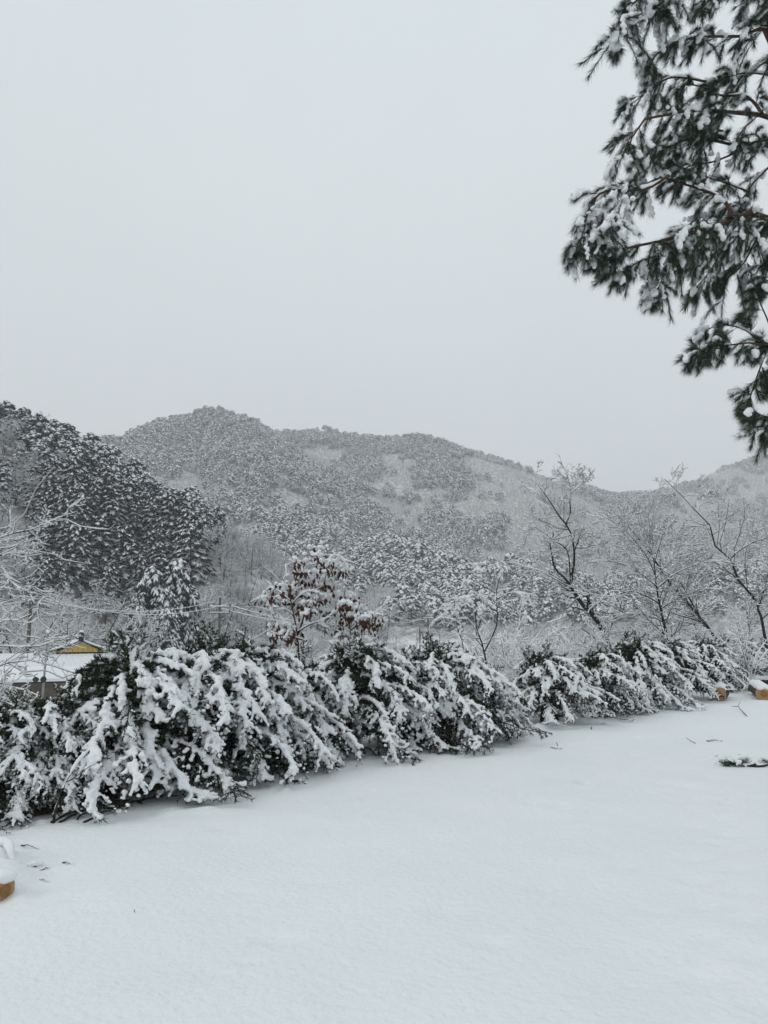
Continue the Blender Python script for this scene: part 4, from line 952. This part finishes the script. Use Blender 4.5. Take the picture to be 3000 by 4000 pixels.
# extra dense pines inside stands
x2 = pxs+rg.normal(0, 2.2, len(pxs)); y2 = pys+rg.normal(0, 2.2, len(pys)); kk = ex < .55
pxs = np.concatenate([pxs, x2[kk]]); pys = np.concatenate([pys, y2[kk]]); pzs = hgt(pxs, pys)
xd, yd = scatter(rg, -900, 1100, 240, 1500, 5.2, .60); zd = hgt(xd, yd)
kd_ = (zd > VALLEY+3) & visible(xd, yd, zd+7) & ~((yd < 300) & (xd < -20)); xd, yd, zd = xd[kd_], yd[kd_], zd[kd_]
wd_ = sample(RW, xd, yd); nn_ = fbm(xd/75, yd/75); pd = np.clip(1.5-(wd_*1.05+(nn_-.47)*2.6)*1.9, .12, 1); kd_ = rg.random(len(xd)) < pd; xd, yd, zd = xd[kd_], yd[kd_], zd[kd_]
print('mountain', len(pxs), len(xd))
dist = np.hypot(pxs, pys); near = np.argsort(dist)[:300]; mask = np.ones(len(pxs), bool); mask[near] = False
for i in near:
    o = link_mesh('hillside_pine', FP[rg.integers(len(FP))]); s = float(rg.uniform(.7, 1.15)); o.location = (pxs[i], pys[i], pzs[i]); o.scale = (s*1.05, s*1.05, s); o.rotation_euler = (0, 0, float(rg.uniform(0, 6.28)))
    tag(o, 'small snow-laden pine on the lower slope of the far mountain', 'tree', 'pines on the lower mountain slope')
def stuff_forest(name, label, protos, xs_, ys_, zs_, smin, smax):
    n = len(xs_); me = bpy.data.meshes.new(name); me.vertices.add(n); me.vertices.foreach_set('co', np.stack([xs_, ys_, zs_], -1).astype(np.float32).ravel())
    for an, ty, val in (('tscale', 'FLOAT', rg.uniform(smin, smax, n)), ('tturn', 'FLOAT', rg.uniform(0, 6.28, n)), ('tkind', 'INT', rg.integers(0, len(protos), n))):
        a = me.attributes.new(an, ty, 'POINT'); a.data.foreach_set('value', val.astype(np.float32 if ty == 'FLOAT' else np.int32))
    o = link_mesh(name, me); tag(o, label, 'forest', kind='stuff')
    ng = bpy.data.node_groups.new(name, 'GeometryNodeTree'); ng.interface.new_socket('Geometry', in_out='INPUT', socket_type='NodeSocketGeometry'); ng.interface.new_socket('Geometry', in_out='OUTPUT', socket_type='NodeSocketGeometry')
    nn = ng.nodes.new; ll = ng.links.new
    gi, go = nn('NodeGroupInput'), nn('NodeGroupOutput'); ip = nn('GeometryNodeInstanceOnPoints'); ll(gi.outputs[0], ip.inputs['Points'])
    jn = nn('GeometryNodeJoinGeometry')
    for p in protos:
        po = bpy.data.objects.new(name+'_source', p); oi = nn('GeometryNodeObjectInfo'); oi.inputs['Object'].default_value = po; oi.inputs['As Instance'].default_value = True; ll(oi.outputs['Geometry'], jn.inputs[0])
    ll(jn.outputs[0], ip.inputs['Instance']); ip.inputs['Pick Instance'].default_value = True
    def na(an, ty):
        q = nn('GeometryNodeInputNamedAttribute'); q.data_type = ty; q.inputs['Name'].default_value = an; return q.outputs['Attribute']
    cx = nn('ShaderNodeCombineXYZ'); ll(na('tturn', 'FLOAT'), cx.inputs[2]); ll(na('tkind', 'INT'), ip.inputs['Instance Index']); ll(cx.outputs[0], ip.inputs['Rotation']); ll(na('tscale', 'FLOAT'), ip.inputs['Scale'])
    ll(ip.outputs[0], go.inputs[0]); md = o.modifiers.new('trees', 'NODES'); md.node_group = ng
stuff_forest('mountain_pine_forest', 'snow-dusted pine forest covering the ridges of the far mountain', FP, pxs[mask], pys[mask], pzs[mask], .5, 1.25)
if len(REST[0]): stuff_forest('near_hill_pine_wood', 'farther snow-dusted pines closing the wood on the near hill', FP, *REST, .6, .85)
stuff_forest('mountain_bare_forest', 'grey frosted bare woodland between the pine stands on the mountain', FD, xd, yd, zd, .6, 1.0)

# ---- haze in the valley air
hz = Geo(); box(hz, (-4200, -3200, -9.), (4200, 4700, 420.))
m = bpy.data.materials.new('thin_winter_haze'); m.use_nodes = True; t = m.node_tree; t.nodes.clear()
pv = t.nodes.new('ShaderNodeVolumePrincipled'); pv.inputs['Color'].default_value = (.93, .95, .97, 1); pv.inputs['Density'].default_value = .00045; pv.inputs['Anisotropy'].default_value = 0.0
om = t.nodes.new('ShaderNodeOutputMaterial'); t.links.new(pv.outputs[0], om.inputs['Volume'])
tag(hz.obj('haze', m, smooth=False), 'thin pale winter haze filling the valley air', 'haze', kind='stuff')

# ================================================================== HOUSE, POLES, WIRES
# tiled hip-and-gable house below the yard; local x runs along the gable end, local y along the ridge
hb = at(318, 2560, 38.); rz = radians(24); HZ = VALLEY
house = thing('tiled_house', 'low house with snow-covered tiled roof and yellow boarded gable', 'house', (hb[0]+.05, hb[1], HZ), rz); house.scale = (1.1, 1.1, 1.035)
def corr(G, p00, p10, p01, p11, nu, nv, amp, step, mat=0):
    """tiled slope: p00-p10 eave, p01-p11 top; waves across, steps down the slope"""
    u = np.linspace(0, 1, nu); v = np.linspace(0, 1, nv)
    p00, p10, p01, p11 = map(np.asarray, (p00, p10, p01, p11))
    Pg = (p00[None, None]*(1-u)[:, None, None]+p10[None, None]*u[:, None, None])*(1-v)[None, :, None]+(p01[None, None]*(1-u)[:, None, None]+p11[None, None]*u[:, None, None])*v[None, :, None]
    n_ = unit(np.cross(p10-p00, p01-p00)); rows = 11
    ph = (v*rows) % 1.0; w = amp*np.abs(np.sin(u*pi*nu/4))[:, None]*(1-.6*v)[None]*0+amp*np.sin(u*2*pi*(nu/5))[:, None]-step*ph[None]
    Pg = Pg+n_*w[..., None]
    G.add(Pg.reshape(-1, 3), quads=grid_quads(nu, nv), mat=mat)
za, zg, zr, ze = 5.52, 5.05, 5.62, 4.20       # apex, gable foot, ridge, eave heights above the valley
gw = 1.02
# walls
G = Geo(); box(G, (-3.3, .9, 0), (3.3, 7.2, ze-.02)); G.obj('wall', M_WALL, house, smooth=False)
G = Geo(); box(G, (-3.32, .86, .2), (-1.7, .90, 2.6)); G.obj('door', M_WALLT, house, smooth=False)
# lower front slope, side slopes, upper slopes
G = Geo(); corr(G, (-7.5, -.1, ze), (4.8, -.1, ze), (-gw-2.4, 2.1, zg-.04), (gw+.25, 2.1, zg-.04), 141, 67, .012, .045); G.obj('roof', M_SNOWT, house, smooth=False)
for sgn in (-1, 1):
    G = Geo(); a, b_, c_, d_ = (sgn*4.1, -.1, ze), (sgn*4.1, 8.2, ze), (sgn*(gw+.25), 2.1, zg-.02), (sgn*(gw+.25), 6.4, zg-.02)
    corr(G, *((b_, a, d_, c_) if sgn < 0 else (a, b_, c_, d_)), 121, 67, .012, .045); G.obj('roof', M_SNOWT, house, smooth=False)
    G = Geo(); a, b_, c_, d_ = (sgn*(gw+.27), 1.95, zg+.0), (sgn*(gw+.27), 6.6, zg+.0), (0, 1.95, za+.1), (0, 6.6, za+.1)
    corr(G, *((b_, a, d_, c_) if sgn < 0 else (a, b_, c_, d_)), 91, 41, .010, .03); G.obj('roof', M_SNOWT, house, smooth=False)
    # dark verge under the snow along the gable, and its white cap
    pth = np.array([[sgn*(gw+.95), 1.86, zg-.10], [sgn*(gw+.3), 1.88, zg+.02], [sgn*.5, 1.88, (zg+za)/2+.06], [0, 1.88, za+.06]]); q = resample(pth, 10)[None]
    V, Q = tubes(q, np.full((1, 10), .028), 6); Geo().add(V, quads=Q).obj('verge', M_DARK, house)
    V, Q = tubes(q+[0, .05, .085], np.full((1, 10), .055), 6); Geo().add(V, quads=Q).obj('snow', M_SNOWT, house)
# gable boards
for i in range(9):
    x0 = -gw+.02+i*(2*gw-.04)/9; x1 = x0+(2*gw-.04)/9-.012
    h0 = zg+(za-zg)*(1-abs(x0)/gw); h1 = zg+(za-zg)*(1-abs(x1)/gw); hm = max(h0, h1)
    V = [[x0, 1.98, zg-.02], [x1, 1.98, zg-.02], [x1, 1.98, max(h1, zg)], [x0, 1.98, max(h0, zg)], [x0, 2.01, zg-.02], [x1, 2.01, zg-.02], [x1, 2.01, max(h1, zg)], [x0, 2.01, max(h0, zg)]]
    Geo().add(V, quads=[[0, 1, 2, 3], [1, 5, 6, 2], [4, 0, 3, 7], [3, 2, 6, 7]]).obj('board', M_YELLOW, house, smooth=False)
G = Geo(); box(G, (-gw, 2.03, zg-.2), (gw, 2.10, zg+.3)); G.obj('gable_wall', M_DARK, house, smooth=False)
# ridge with upturned end and finial
q = resample([[0, 6.6, za+.16], [0, 4, za+.14], [0, 2.6, za+.18], [0, 1.9, za+.34]], 12)[None]
V, Q = tubes(q, np.full((1, 12), .07), 8); Geo().add(V, quads=Q).obj('ridge', M_DARK, house)
V, Q = tubes(q+[0, 0, .085], np.full((1, 12), .075), 8); Geo().add(V, quads=Q).obj('snow', M_SNOWT, house)
G = Geo(); box(G, (-.11, 1.80, za+.0), (.11, 1.92, za+.36)); blobs(G, [[0, 1.86, za+.40]], [.12], rng, ICO2, .05); fin = G.obj('finial', M_DARK, house)
G = Geo(); blobs(G, [[0, 1.86, za+.52], [.03, 1.88, za+.47]], [.09, .08], rng, ICO2, .1); G.obj('snow', M_SNOWT, fin)
# eave fascia and gutter
for (p0, p1) in (((-7.55, -.12, ze-.07), (4.85, -.12, ze-.07)), ((-4.15, -.1, ze-.07), (-4.15, 8.2, ze-.07)), ((4.15, -.1, ze-.07), (4.15, 8.2, ze-.07))):
    q = np.linspace(p0, p1, 4)[None]; V, Q = tubes(q, np.full((1, 4), .075), 6); Geo().add(V, quads=Q).obj('gutter', M_DARK, house)
# lean-to in front of the house
lt = at(150, 2655, 35.5); lean = thing('lean_to_shed', 'lean-to with a thin snowy roof under the tiled house eave', 'shed', (lt[0]-.2, lt[1], HZ), rz)
zt = float(lt[2]-HZ)
ca, sa = cos(.24), sin(.24); RT = (np.array([[1, 0, 0], [0, ca, -sa], [0, sa, ca]]), np.array([0, -.5, zt-.06]))
G = Geo(); box(G, (-4.6, 0, -.08), (2.6, 1.9, 0), M=RT); G.obj('roof', M_DARK, lean, smooth=False)
G = Geo(); box(G, (-4.62, -.03, .003), (2.62, 1.9, .14), M=RT); G.obj('snow', M_SNOWT, lean, smooth=False)
for xx in (-3.0, -1.6, -.2, 1.2):
    G = Geo(); box(G, (xx-.06, -.4, -.2), (xx+.06, -.28, zt-.1)); G.obj('post', M_WALLT, lean, smooth=False)
G = Geo(); box(G, (-3.0, 1.0, -.2), (1.2, 1.08, zt-.12)); G.obj('wall', M_WALLT, lean, smooth=False)
# service mast with insulators
mt = at(163, 2640, 34.6); mast = thing('service_mast', 'blue-grey steel service mast with cable insulators beside the tiled roof', 'mast', (mt[0], mt[1], HZ))
top = at(187, 2470, 34.6); hM = float(top[2]-HZ); G = Geo(); V, Q = tubes(np.array([[[0, 0, -.2], [.1, 0, hM*.6], [float(top[0]-mt[0]), 0, hM]]]), np.full((1, 3), .05), 8); G.add(V, quads=Q); G.obj('pole', M_METAL, mast)
G = Geo(); blobs(G, [[float(top[0]-mt[0]), 0, hM+.04]], [.085], rng, ICO2, .1); G.obj('snow', M_SNOWT, mast)
for dx in (-.22, .12):
    G = Geo(); blobs(G, [[dx, -.08, hM-2.05]], [.13], rng, ICO2, .15); G.obj('insulator', M_DARK, mast)
# small roofs further off
def shed(name, label, c, w, dpt, h, rzz, wallm):
    t = thing(name, label, 'shed', c, rzz); G = Geo(); box(G, (-w/2, -dpt/2, -.3), (w/2, dpt/2, h)); G.obj('wall', wallm, t, smooth=False)
    G = Geo(); r = h+.38; V = [[-w/2-.3, -dpt/2-.3, h-.05], [w/2+.3, -dpt/2-.3, h-.05], [w/2+.3, 0, r], [-w/2-.3, 0, r], [-w/2-.3, dpt/2+.3, h-.05], [w/2+.3, dpt/2+.3, h-.05]]
    V = np.array(V); V2 = V+[0, 0, -.12]; G.add(np.concatenate([V, V2]), quads=[[0, 1, 2, 3], [3, 2, 5, 4], [6, 9, 8, 7], [9, 10, 11, 8], [0, 6, 7, 1], [4, 5, 11, 10], [1, 7, 8, 2], [2, 8, 11, 5], [0, 3, 9, 6], [3, 4, 10, 9]]); G.obj('roof', M_DARK, t, smooth=False)
    G = Geo(); V3 = V+[0, 0, .006]; V4 = V+[0, 0, .2]; G.add(np.concatenate([V4, V3]), quads=[[0, 1, 2, 3], [3, 2, 5, 4], [0, 6, 7, 1], [4, 5, 11, 10], [1, 7, 8, 2], [2, 8, 11, 5], [0, 3, 9, 6], [3, 4, 10, 9]]); G.obj('snow', M_SNOWT, t, smooth=False)
c = at(730, 2560, 66.); shed('snow_roofed_shed', 'small shed with a white snowy roof below the transformer pole', (c[0], c[1], HZ), 3.4, 2.8, float(c[2]-HZ-.55), .25, M_DARK)
c = at(1680, 2585, 62.); shed('green_shed', 'dull green shed with a snow-covered roof beyond the hedge', (c[0], c[1], HZ), 1.6, 2.0, float(c[2]-HZ+.05), -.1, M_GREEN)
# utility poles
def pole(label, x, ytop, d_, r, arms, transformer=False, lean=0.0):
    top = at(x, ytop, d_); z0 = float(hgt(top[0], top[1])); h = float(top[2]-z0)
    t = thing('utility_pole', label, 'utility pole', (top[0], top[1], z0)); V, Q = tubes(np.array([[[0, 0, -.4], [0, 0, h*.5], [0, 0, h]]]), np.array([[r, r*.9, r*.75]]), 10); G = Geo().add(V, quads=Q); G.obj('pole', M_POLE, t)
    for (dz, wdt) in arms:
        G = Geo(); box(G, (-wdt/2, -r-.09, h-dz-.05), (wdt/2, -r+.0, h-dz+.05)); a = G.obj('crossarm', M_POLE, t, smooth=False)
        G = Geo(); V, Q = tubes(np.array([[[-wdt/2, -r-.04, h-dz+.08], [0, -r-.04, h-dz+.085], [wdt/2, -r-.04, h-dz+.08]]]), np.full((1, 3), .06), 6); G.add(V, quads=Q); G.obj('snow', M_SNOWT, a)
        for sx in (-1, 1):
            G = Geo(); V, Q = tubes(np.array([[[sx*wdt*.46, -r-.04, h-dz], [sx*wdt*.46, -r-.04, h-dz+.2], [sx*wdt*.46, -r-.04, h-dz+.34]]]), np.array([[.05, .09, .05]]), 8); G.add(V, quads=Q); G.obj('insulator', M_DARK, a)
    if transformer:
        for sx in (-1, 1):
            G = Geo(); V, Q = tubes(np.array([[[sx*.45, -.1, h-6.2], [sx*.45, -.1, h-6.1], [sx*.45, -.1, h-5.2], [sx*.45, -.1, h-5.1]]]), np.array([[.05, 0.27, 0.27, .05]]), 14); G.add(V, quads=Q); tr_ = G.obj('transformer', M_METAL, t)
            G = Geo(); V, Q = tubes(np.array([[[sx*.45, -.1, h-5.1], [sx*.45, -.1, h-4.85]]]), np.array([[.08, .1]]), 8); G.add(V, quads=Q); G.obj('bushing', M_DARK, tr_)
    return np.array([top[0], top[1], z0]), h
PL, hL = pole('dark concrete utility pole left of the tiled roof carrying several wires', 122, 2338, 64, .17, [(.15, 1.5)])
PR, hR = pole('utility pole with two crossarms and a pair of grey transformers', 860, 2335, 84, .16, [(1.0, 2.5), (1.65, 2.4)], transformer=True)
FPs = [pole('thin distant utility pole behind the brown-leaved tree', 1224, 2375, 150, .15, [(.5, 2.)]), pole('thin distant utility pole right of the brown-leaved tree', 1500, 2388, 165, .15, [(.6, 2.4)]),
       pole('distant utility pole beside the snow-clumped sapling', 1672, 2408, 120, .15, [(.3, 2.)]), pole('distant utility pole between the two snow-clumped saplings', 1806, 2412, 112, .16, [(.25, 1.8)]), pole('short leaning post on the far field edge', 1640, 2452, 130, .13, [])]
def wire(label, a, b_, sag, r=.035):
    a, b_ = np.asarray(a, float), np.asarray(b_, float); n = 24; s = np.linspace(0, 1, n)[:, None]; p = a*(1-s)+b_*s; p[:, 2:] -= sag*4*s*(1-s)
    t = thing('power_line', label, 'power line', a, 0, 'snow-lined overhead wires'); p = p-a
    V, Q = tubes(p[None], np.full((1, n), r*.45), 4); Geo().add(V, quads=Q).obj('cable', M_DARK, t)
    V, Q = tubes(p[None]+[0, 0, r*.7], np.full((1, n), r), 5); Geo().add(V, quads=Q).obj('snow', M_SNOWT, t)
U = np.array([0, 0, 1.])
PX = at(-700, 2400, 60)
for i, (za_, zb_, xo, sg) in enumerate(((.25, .8, -.6, 1.1), (.25, .8, .6, 1.4))):
    wire('snow-lined high wire from the dark pole to the transformer pole', PL+U*(hL-za_+.45)+[xo, -.2, 0], PR+U*(hR-zb_+.25)+[xo*1.9, -.2, 0], sg, .03)
    wire('snow-lined high wire running off from the dark pole behind the near branches', PX+U*(.2*i), PL+U*(hL-za_+.45)+[xo, -.2, 0], 1.0, .026)
for i, (zl, zr_, sg, r_) in enumerate(((3.0, 6.3, .5, .026), (4.4, 7.4, .6, .02), (4.7, 8.0, .4, .02), (5.0, 8.4, .3, .02))):
    wire('snow-lined lower cable from the dark pole to the transformer pole', PL+U*(hL-zl)+[0, -.2, 0], PR+U*(max(hR-zr_, .8))+[0, -.25, 0], sg, r_)
wire('snow-lined service cable from the dark pole down to the service mast', PL+U*(hL-3.9)+[0, -.2, 0], np.array([top_ for top_ in (at(187, 2478, 34.6))]), .5, .02)
wire('snow-lined service cable from the service mast to the tiled roof', at(187, 2480, 34.6), at(420, 2545, 44), .15, .02)
for i in range(2):
    wire('snow-lined wire from the transformer pole on across the valley', PR+U*(hR-.8)+[1.1*(-1)**i, -.2, 0], FPs[1][0]+U*(FPs[1][1]-.3)+[.9*(-1)**i, 0, 0], 2.2, .05)
    wire('snow-lined wire between the distant poles across the valley', FPs[1][0]+U*(FPs[1][1]-.3)+[.9*(-1)**i, 0, 0], FPs[2][0]+U*(FPs[2][1]-.1)+[.8*(-1)**i, 0, 0], 1.0+.5*i, .045)
wire('low snow-lined cable from the transformer pole across the field', PR+U*(max(hR-6.3, 1))+[0, -.25, 0], FPs[0][0]+U*3.2, .5, .045)

# ================================================================== LOGS, TWIGS, LITTER IN THE YARD
def log(label, c, r, length, az, tilt=0.0, snow=.06, seed=0, sunk=.25, cap=True):
    rg = np.random.default_rng(seed); dv = np.array([cos(az)*cos(tilt), sin(az)*cos(tilt), sin(tilt)])
    t = thing('cut_log', label, 'log', c); n = 28; a = np.arange(n)*2*pi/n
    sdv = np.array([-sin(az), cos(az), 0]); upv = np.cross(dv, sdv); prof = 1+.05*np.sin(2*a+.6)+.04*np.sin(3*a+1.3)+rg.normal(0, .012, n)
    k = 9; rings = []
    for j in range(k):
        w = 1+rg.normal(0, .02, n)+(.03 if j % 3 == 0 else 0)
        rings.append(dv*length*j/(k-1)+(r*prof*w)[:, None]*(np.cos(a)[:, None]*sdv+np.sin(a)[:, None]*upv))
    V = np.concatenate(rings)+[0, 0, r*(1-sunk)]
    i0 = np.arange((k-1)*n).reshape(k-1, n); Q = np.stack([i0, np.roll(i0, -1, 1), np.roll(i0, -1, 1)+n, i0+n], -1).reshape(-1, 4)
    Geo().add(V, quads=Q).obj('bark', M_LOGBARK, t)
    for j, off in ((0, -.004), (k-1, .004)):
        rim = rings[j]*1.0+[0, 0, r*(1-sunk)]; ctr = dv*(length*j/(k-1)+off)+[0, 0, r*(1-sunk)]
        inner = ctr+(rim-ctr)*.93+dv*off; mid = ctr+(rim-ctr)*.5+dv*off*1.2
        Vv = np.concatenate([rim, inner, mid, [ctr+dv*off]]); tr_ = []; qd = []
        for q in range(n):
            q2 = (q+1) % n; qd += [[q, q2, n+q2, n+q], [n+q, n+q2, 2*n+q2, 2*n+q]]; tr_.append([2*n+q, 2*n+q2, 3*n])
        Geo().add(Vv, tris=tr_, quads=qd, mat=0).obj('cut_end', M_LOGEND, t)
        Geo().add(np.concatenate([ctr+(mid-ctr)*.95+dv*off*1.6, [ctr+dv*off*1.8]]), tris=[[q, (q+1) % n, n] for q in range(n)]).obj('heartwood', M_HEART, t)
    if cap:
        G = Geo(); m = int(length/.035); ss = np.linspace(.02, .98, m)
        for off in np.linspace(-.62, .62, 7):
            cc = dv*length*ss[:, None]+sdv*(off*r)+np.array([0, 0, 1])*(r*(1-sunk)+r*math.sqrt(1-(off*.9)**2)*.96)
            blobs(G, cc+rg.normal(0, .008, cc.shape), np.full(m, snow*(.75 if abs(off) > .5 else 1))*rg.uniform(.7, 1.1, m), rg, ICO1, .15, flat=.8)
        link_mesh('snow', remesh(G, .014, 'snow', M_SNOW, 3, lump=.014, lscale=.07), t)
    return t
p = on_yard(2805, 2735); log('short log with a tan cut end and snow on top, beside the hedge', p, .165, .9, radians(62), snow=.045, seed=1, sunk=.12)
p = on_yard(2985, 2735); log('log with a bright orange cut end under a thick loaf of snow', p, .15, 1.6, radians(70), snow=.075, seed=2, sunk=.12)
p = on_yard(2925, 2678); log('long log lying across behind the others under an even snow ridge', p, .12, 2.6, radians(4), snow=.08, seed=3)
p = on_yard(34, 3515); log('log end with a tan slanted cut poking from a snow mound', p-np.array([.03, 0, .035]), .075, .7, radians(158), tilt=.03, snow=.05, seed=4, sunk=.1)
def stick(label, pts_, r, sub=0, seed=0, snow=0.0, name='fallen_twig', cat='twig', group='twigs lying on the snow'):
    rg = np.random.default_rng(seed); P0 = np.array(pts_, float); b = P0[0].copy(); t = thing(name, label, cat, b, 0, group)
    P_ = resample(P0-b, 10)[None]; R_ = np.linspace(r, r*.45, 10)[None]; P_ = P_+rg.normal(0, r*.35, P_.shape); V, Q = tubes(P_, R_, 6); Geo().add(V, quads=Q).obj('stem', M_BARK, t)
    if sub:
        c, cr = spawn(P_, R_, sub, .25, .9, 45, .35, 5, rg, jit=.08, rf=.6, flat=.6); c[..., 2] = np.maximum(c[..., 2], -.01)
        for i in range(len(c)):
            V, Q = tubes(c[i:i+1], cr[i:i+1], 5); Geo().add(V, quads=Q).obj('side_twig', M_BARK, t)
    if snow:
        G = Geo(); snow_ridge(G, P_, R_, snow, 0, rg, sides=6, mins=.5); G.obj('snow', M_SNOWT, t)
    return t
def Y_(x, y, h=0.0): q = on_yard(x, y); q[2] += h; return q
stick('wet black branch half buried in the snow heap by the tan log end', [Y_(-60, 3330, .06), Y_(0, 3352, .07), Y_(40, 3390, .05), Y_(56, 3402, -.02)], .016, seed=6, snow=.03)
stick('short dark twig under a strip of snow near the snow heap', [Y_(108, 3400, .015), Y_(130, 3398, .02), Y_(165, 3388, .01)], .009, seed=7, snow=.02)
f0 = Y_(2885, 2770); stick('forked bare twig standing out of the snow before the logs', [Y_(2922, 2797, -.01), f0+[0, 0, .05], at(2891, 2742, f0[1])], .009, seed=8)
stick('thin arm of the forked bare twig before the logs', [f0+[0, 0, .05], at(2858, 2760, f0[1])], .007, seed=9)
stick('thin straight twig stuck slanting in the snow of the yard', [Y_(2722, 2905, -.01), at(2680, 2882, gnd(2722, 2905)[1])], .006, seed=10)
stick('flat curved twig lying half covered on the trampled snow', [Y_(2762, 2898, .012), Y_(2795, 2893, .02), Y_(2822, 2896, .01)], .008, sub=2, seed=11, snow=.012)
stick('tiny upright twig in open snow in front of the hedge gap', [Y_(2180, 2925, -.01), at(2172, 2898, gnd(2180, 2925)[1])], .005, seed=12)
stick('short flat twig lying by the tiny upright twig', [Y_(2150, 2932, .008), Y_(2192, 2939, .01)], .007, seed=13, snow=.012)
stick('stub of a cut stem capped with snow before the separate yew bush', [Y_(2310, 2855, -.03), at(2311, 2838, gnd(2310, 2855)[1])], .013, seed=14)
stick('long bent dead branch trailing from the separate yew bush', [Y_(2420, 2815, .02), Y_(2450, 2823, .04), Y_(2474, 2828, .03), at(2478, 2795, gnd(2474, 2828)[1])], .009, seed=15, snow=.01)
for i, (a_, b__, s_) in enumerate((((200, 3208), (330, 3160), 3), ((230, 3206), (420, 3150), 2), ((330, 3205), (520, 3140), 2), ((420, 3150), (640, 3112), 3), ((300, 3195), (360, 3178), 0), ((540, 3125), (700, 3105), 2), ((470, 3140), (560, 3135), 1))):
    stick('dead branch lying in the litter along the foot of the hedge', [Y_(*a_, .01), Y_((a_[0]+b__[0])/2, (a_[1]+b__[1])/2-6, .03), Y_(*b__, .02)], .010, sub=s_, seed=20+i, group='dead branches under the hedge')
stick('broken branch hanging from the broad yew bush down to the snow', [Y_(206, 3203, -.02), at(240, 3090, 6.5), at(300, 2985, 6.7), at(350, 2930, 6.9)], .012, sub=3, seed=30, snow=.014)
for i in range(5):
    rgd = np.random.default_rng(60+i); x0, y0 = rgd.uniform(0, 260), rgd.uniform(3290, 3440); a_ = rgd.uniform(-.5, .9); l_ = rgd.uniform(30, 75)
    stick('small dark twig half buried in the snow around the tan log end', [Y_(x0, y0, .004), Y_(x0+l_*.5*cos(a_), y0-l_*.5*sin(a_)*.5, .012), Y_(x0+l_*cos(a_), y0-l_*sin(a_)*.5, -.004)], float(rgd.uniform(.003, .006)), seed=70+i, snow=.006, group='twigs around the log end')
# fallen pine bough on the snow
rg = np.random.default_rng(33); b0 = Y_(2812, 2985); t = thing('fallen_pine_bough', 'fallen pine bough with needles lying on the snow', 'bough', b0)
P1 = np.array([resample([at(2812, 2976, b0[1])-b0+[0, 0, .0], Y_(2860, 3000, .03)-b0, Y_(2900, 3004, .015)-b0, Y_(2925, 3004, .0)-b0], 10), resample([Y_(2910, 3003, .01)-b0, at(2935, 2990, gnd(2920, 3004)[1])-b0, at(2950, 2985, gnd(2935, 3004)[1])-b0, Y_(2958, 3002, 0)-b0], 10), resample([Y_(2925, 3004, .01)-b0, Y_(2975, 3004, .01)-b0, Y_(3030, 2992, .03)-b0], 10)])
R1 = np.linspace(.014, .006, 10)[None]*np.ones((3, 1))
for i in range(3):
    V, Q = tubes(P1[i:i+1], R1[i:i+1], 7); Geo().add(V, quads=Q).obj('branch', M_BARK, t)
c0 = at(2860, 2985, gnd(2860, 3000)[1])-b0; shoots = np.array([resample([c0+[rg.uniform(-.05, .05), rg.uniform(-.05, .1), -.02], c0+[rg.uniform(-.12, .16), rg.uniform(-.1, .1), rg.uniform(-.01, .06)]], 5) for i in range(8)]+[resample([P1[1][5], P1[1][5]+[rg.uniform(-.1, .1), 0, -.08]], 5) for i in range(3)]+[resample([P1[2][8], P1[2][8]+[rg.uniform(-.15, .1), rg.uniform(-.1, .1), .03]], 5) for i in range(4)])
G = Geo(); tt = rg.uniform(.1, 1, (len(shoots), 70)); q, tn = interp(shoots, tt); rv = rg.normal(size=q.shape); pr = unit(rv-(rv*tn).sum(-1, keepdims=True)*tn); needles(G, q, tn*.85+pr*.45, rg.uniform(.06, .11, q.reshape(-1, 3).shape[0]), .0045, rg); G.obj('needles', M_PINE, t, smooth=False)
G = Geo(); q = c0+rg.normal(0, 1, (34, 3))*[.13, .06, .025]+[.06, 0, .03]; blobs(G, q, rg.uniform(.012, .03, 34), rg, ICO1, .25); link_mesh('snow', remesh(G, .01, 'snow', M_SNOW, 1), t)
# small upright weed in the foreground
stick('tiny dry weed poking through the foreground snow', [Y_(526, 3575, -.01), at(524, 3552, gnd(526, 3575)[1])], .003, seed=41)
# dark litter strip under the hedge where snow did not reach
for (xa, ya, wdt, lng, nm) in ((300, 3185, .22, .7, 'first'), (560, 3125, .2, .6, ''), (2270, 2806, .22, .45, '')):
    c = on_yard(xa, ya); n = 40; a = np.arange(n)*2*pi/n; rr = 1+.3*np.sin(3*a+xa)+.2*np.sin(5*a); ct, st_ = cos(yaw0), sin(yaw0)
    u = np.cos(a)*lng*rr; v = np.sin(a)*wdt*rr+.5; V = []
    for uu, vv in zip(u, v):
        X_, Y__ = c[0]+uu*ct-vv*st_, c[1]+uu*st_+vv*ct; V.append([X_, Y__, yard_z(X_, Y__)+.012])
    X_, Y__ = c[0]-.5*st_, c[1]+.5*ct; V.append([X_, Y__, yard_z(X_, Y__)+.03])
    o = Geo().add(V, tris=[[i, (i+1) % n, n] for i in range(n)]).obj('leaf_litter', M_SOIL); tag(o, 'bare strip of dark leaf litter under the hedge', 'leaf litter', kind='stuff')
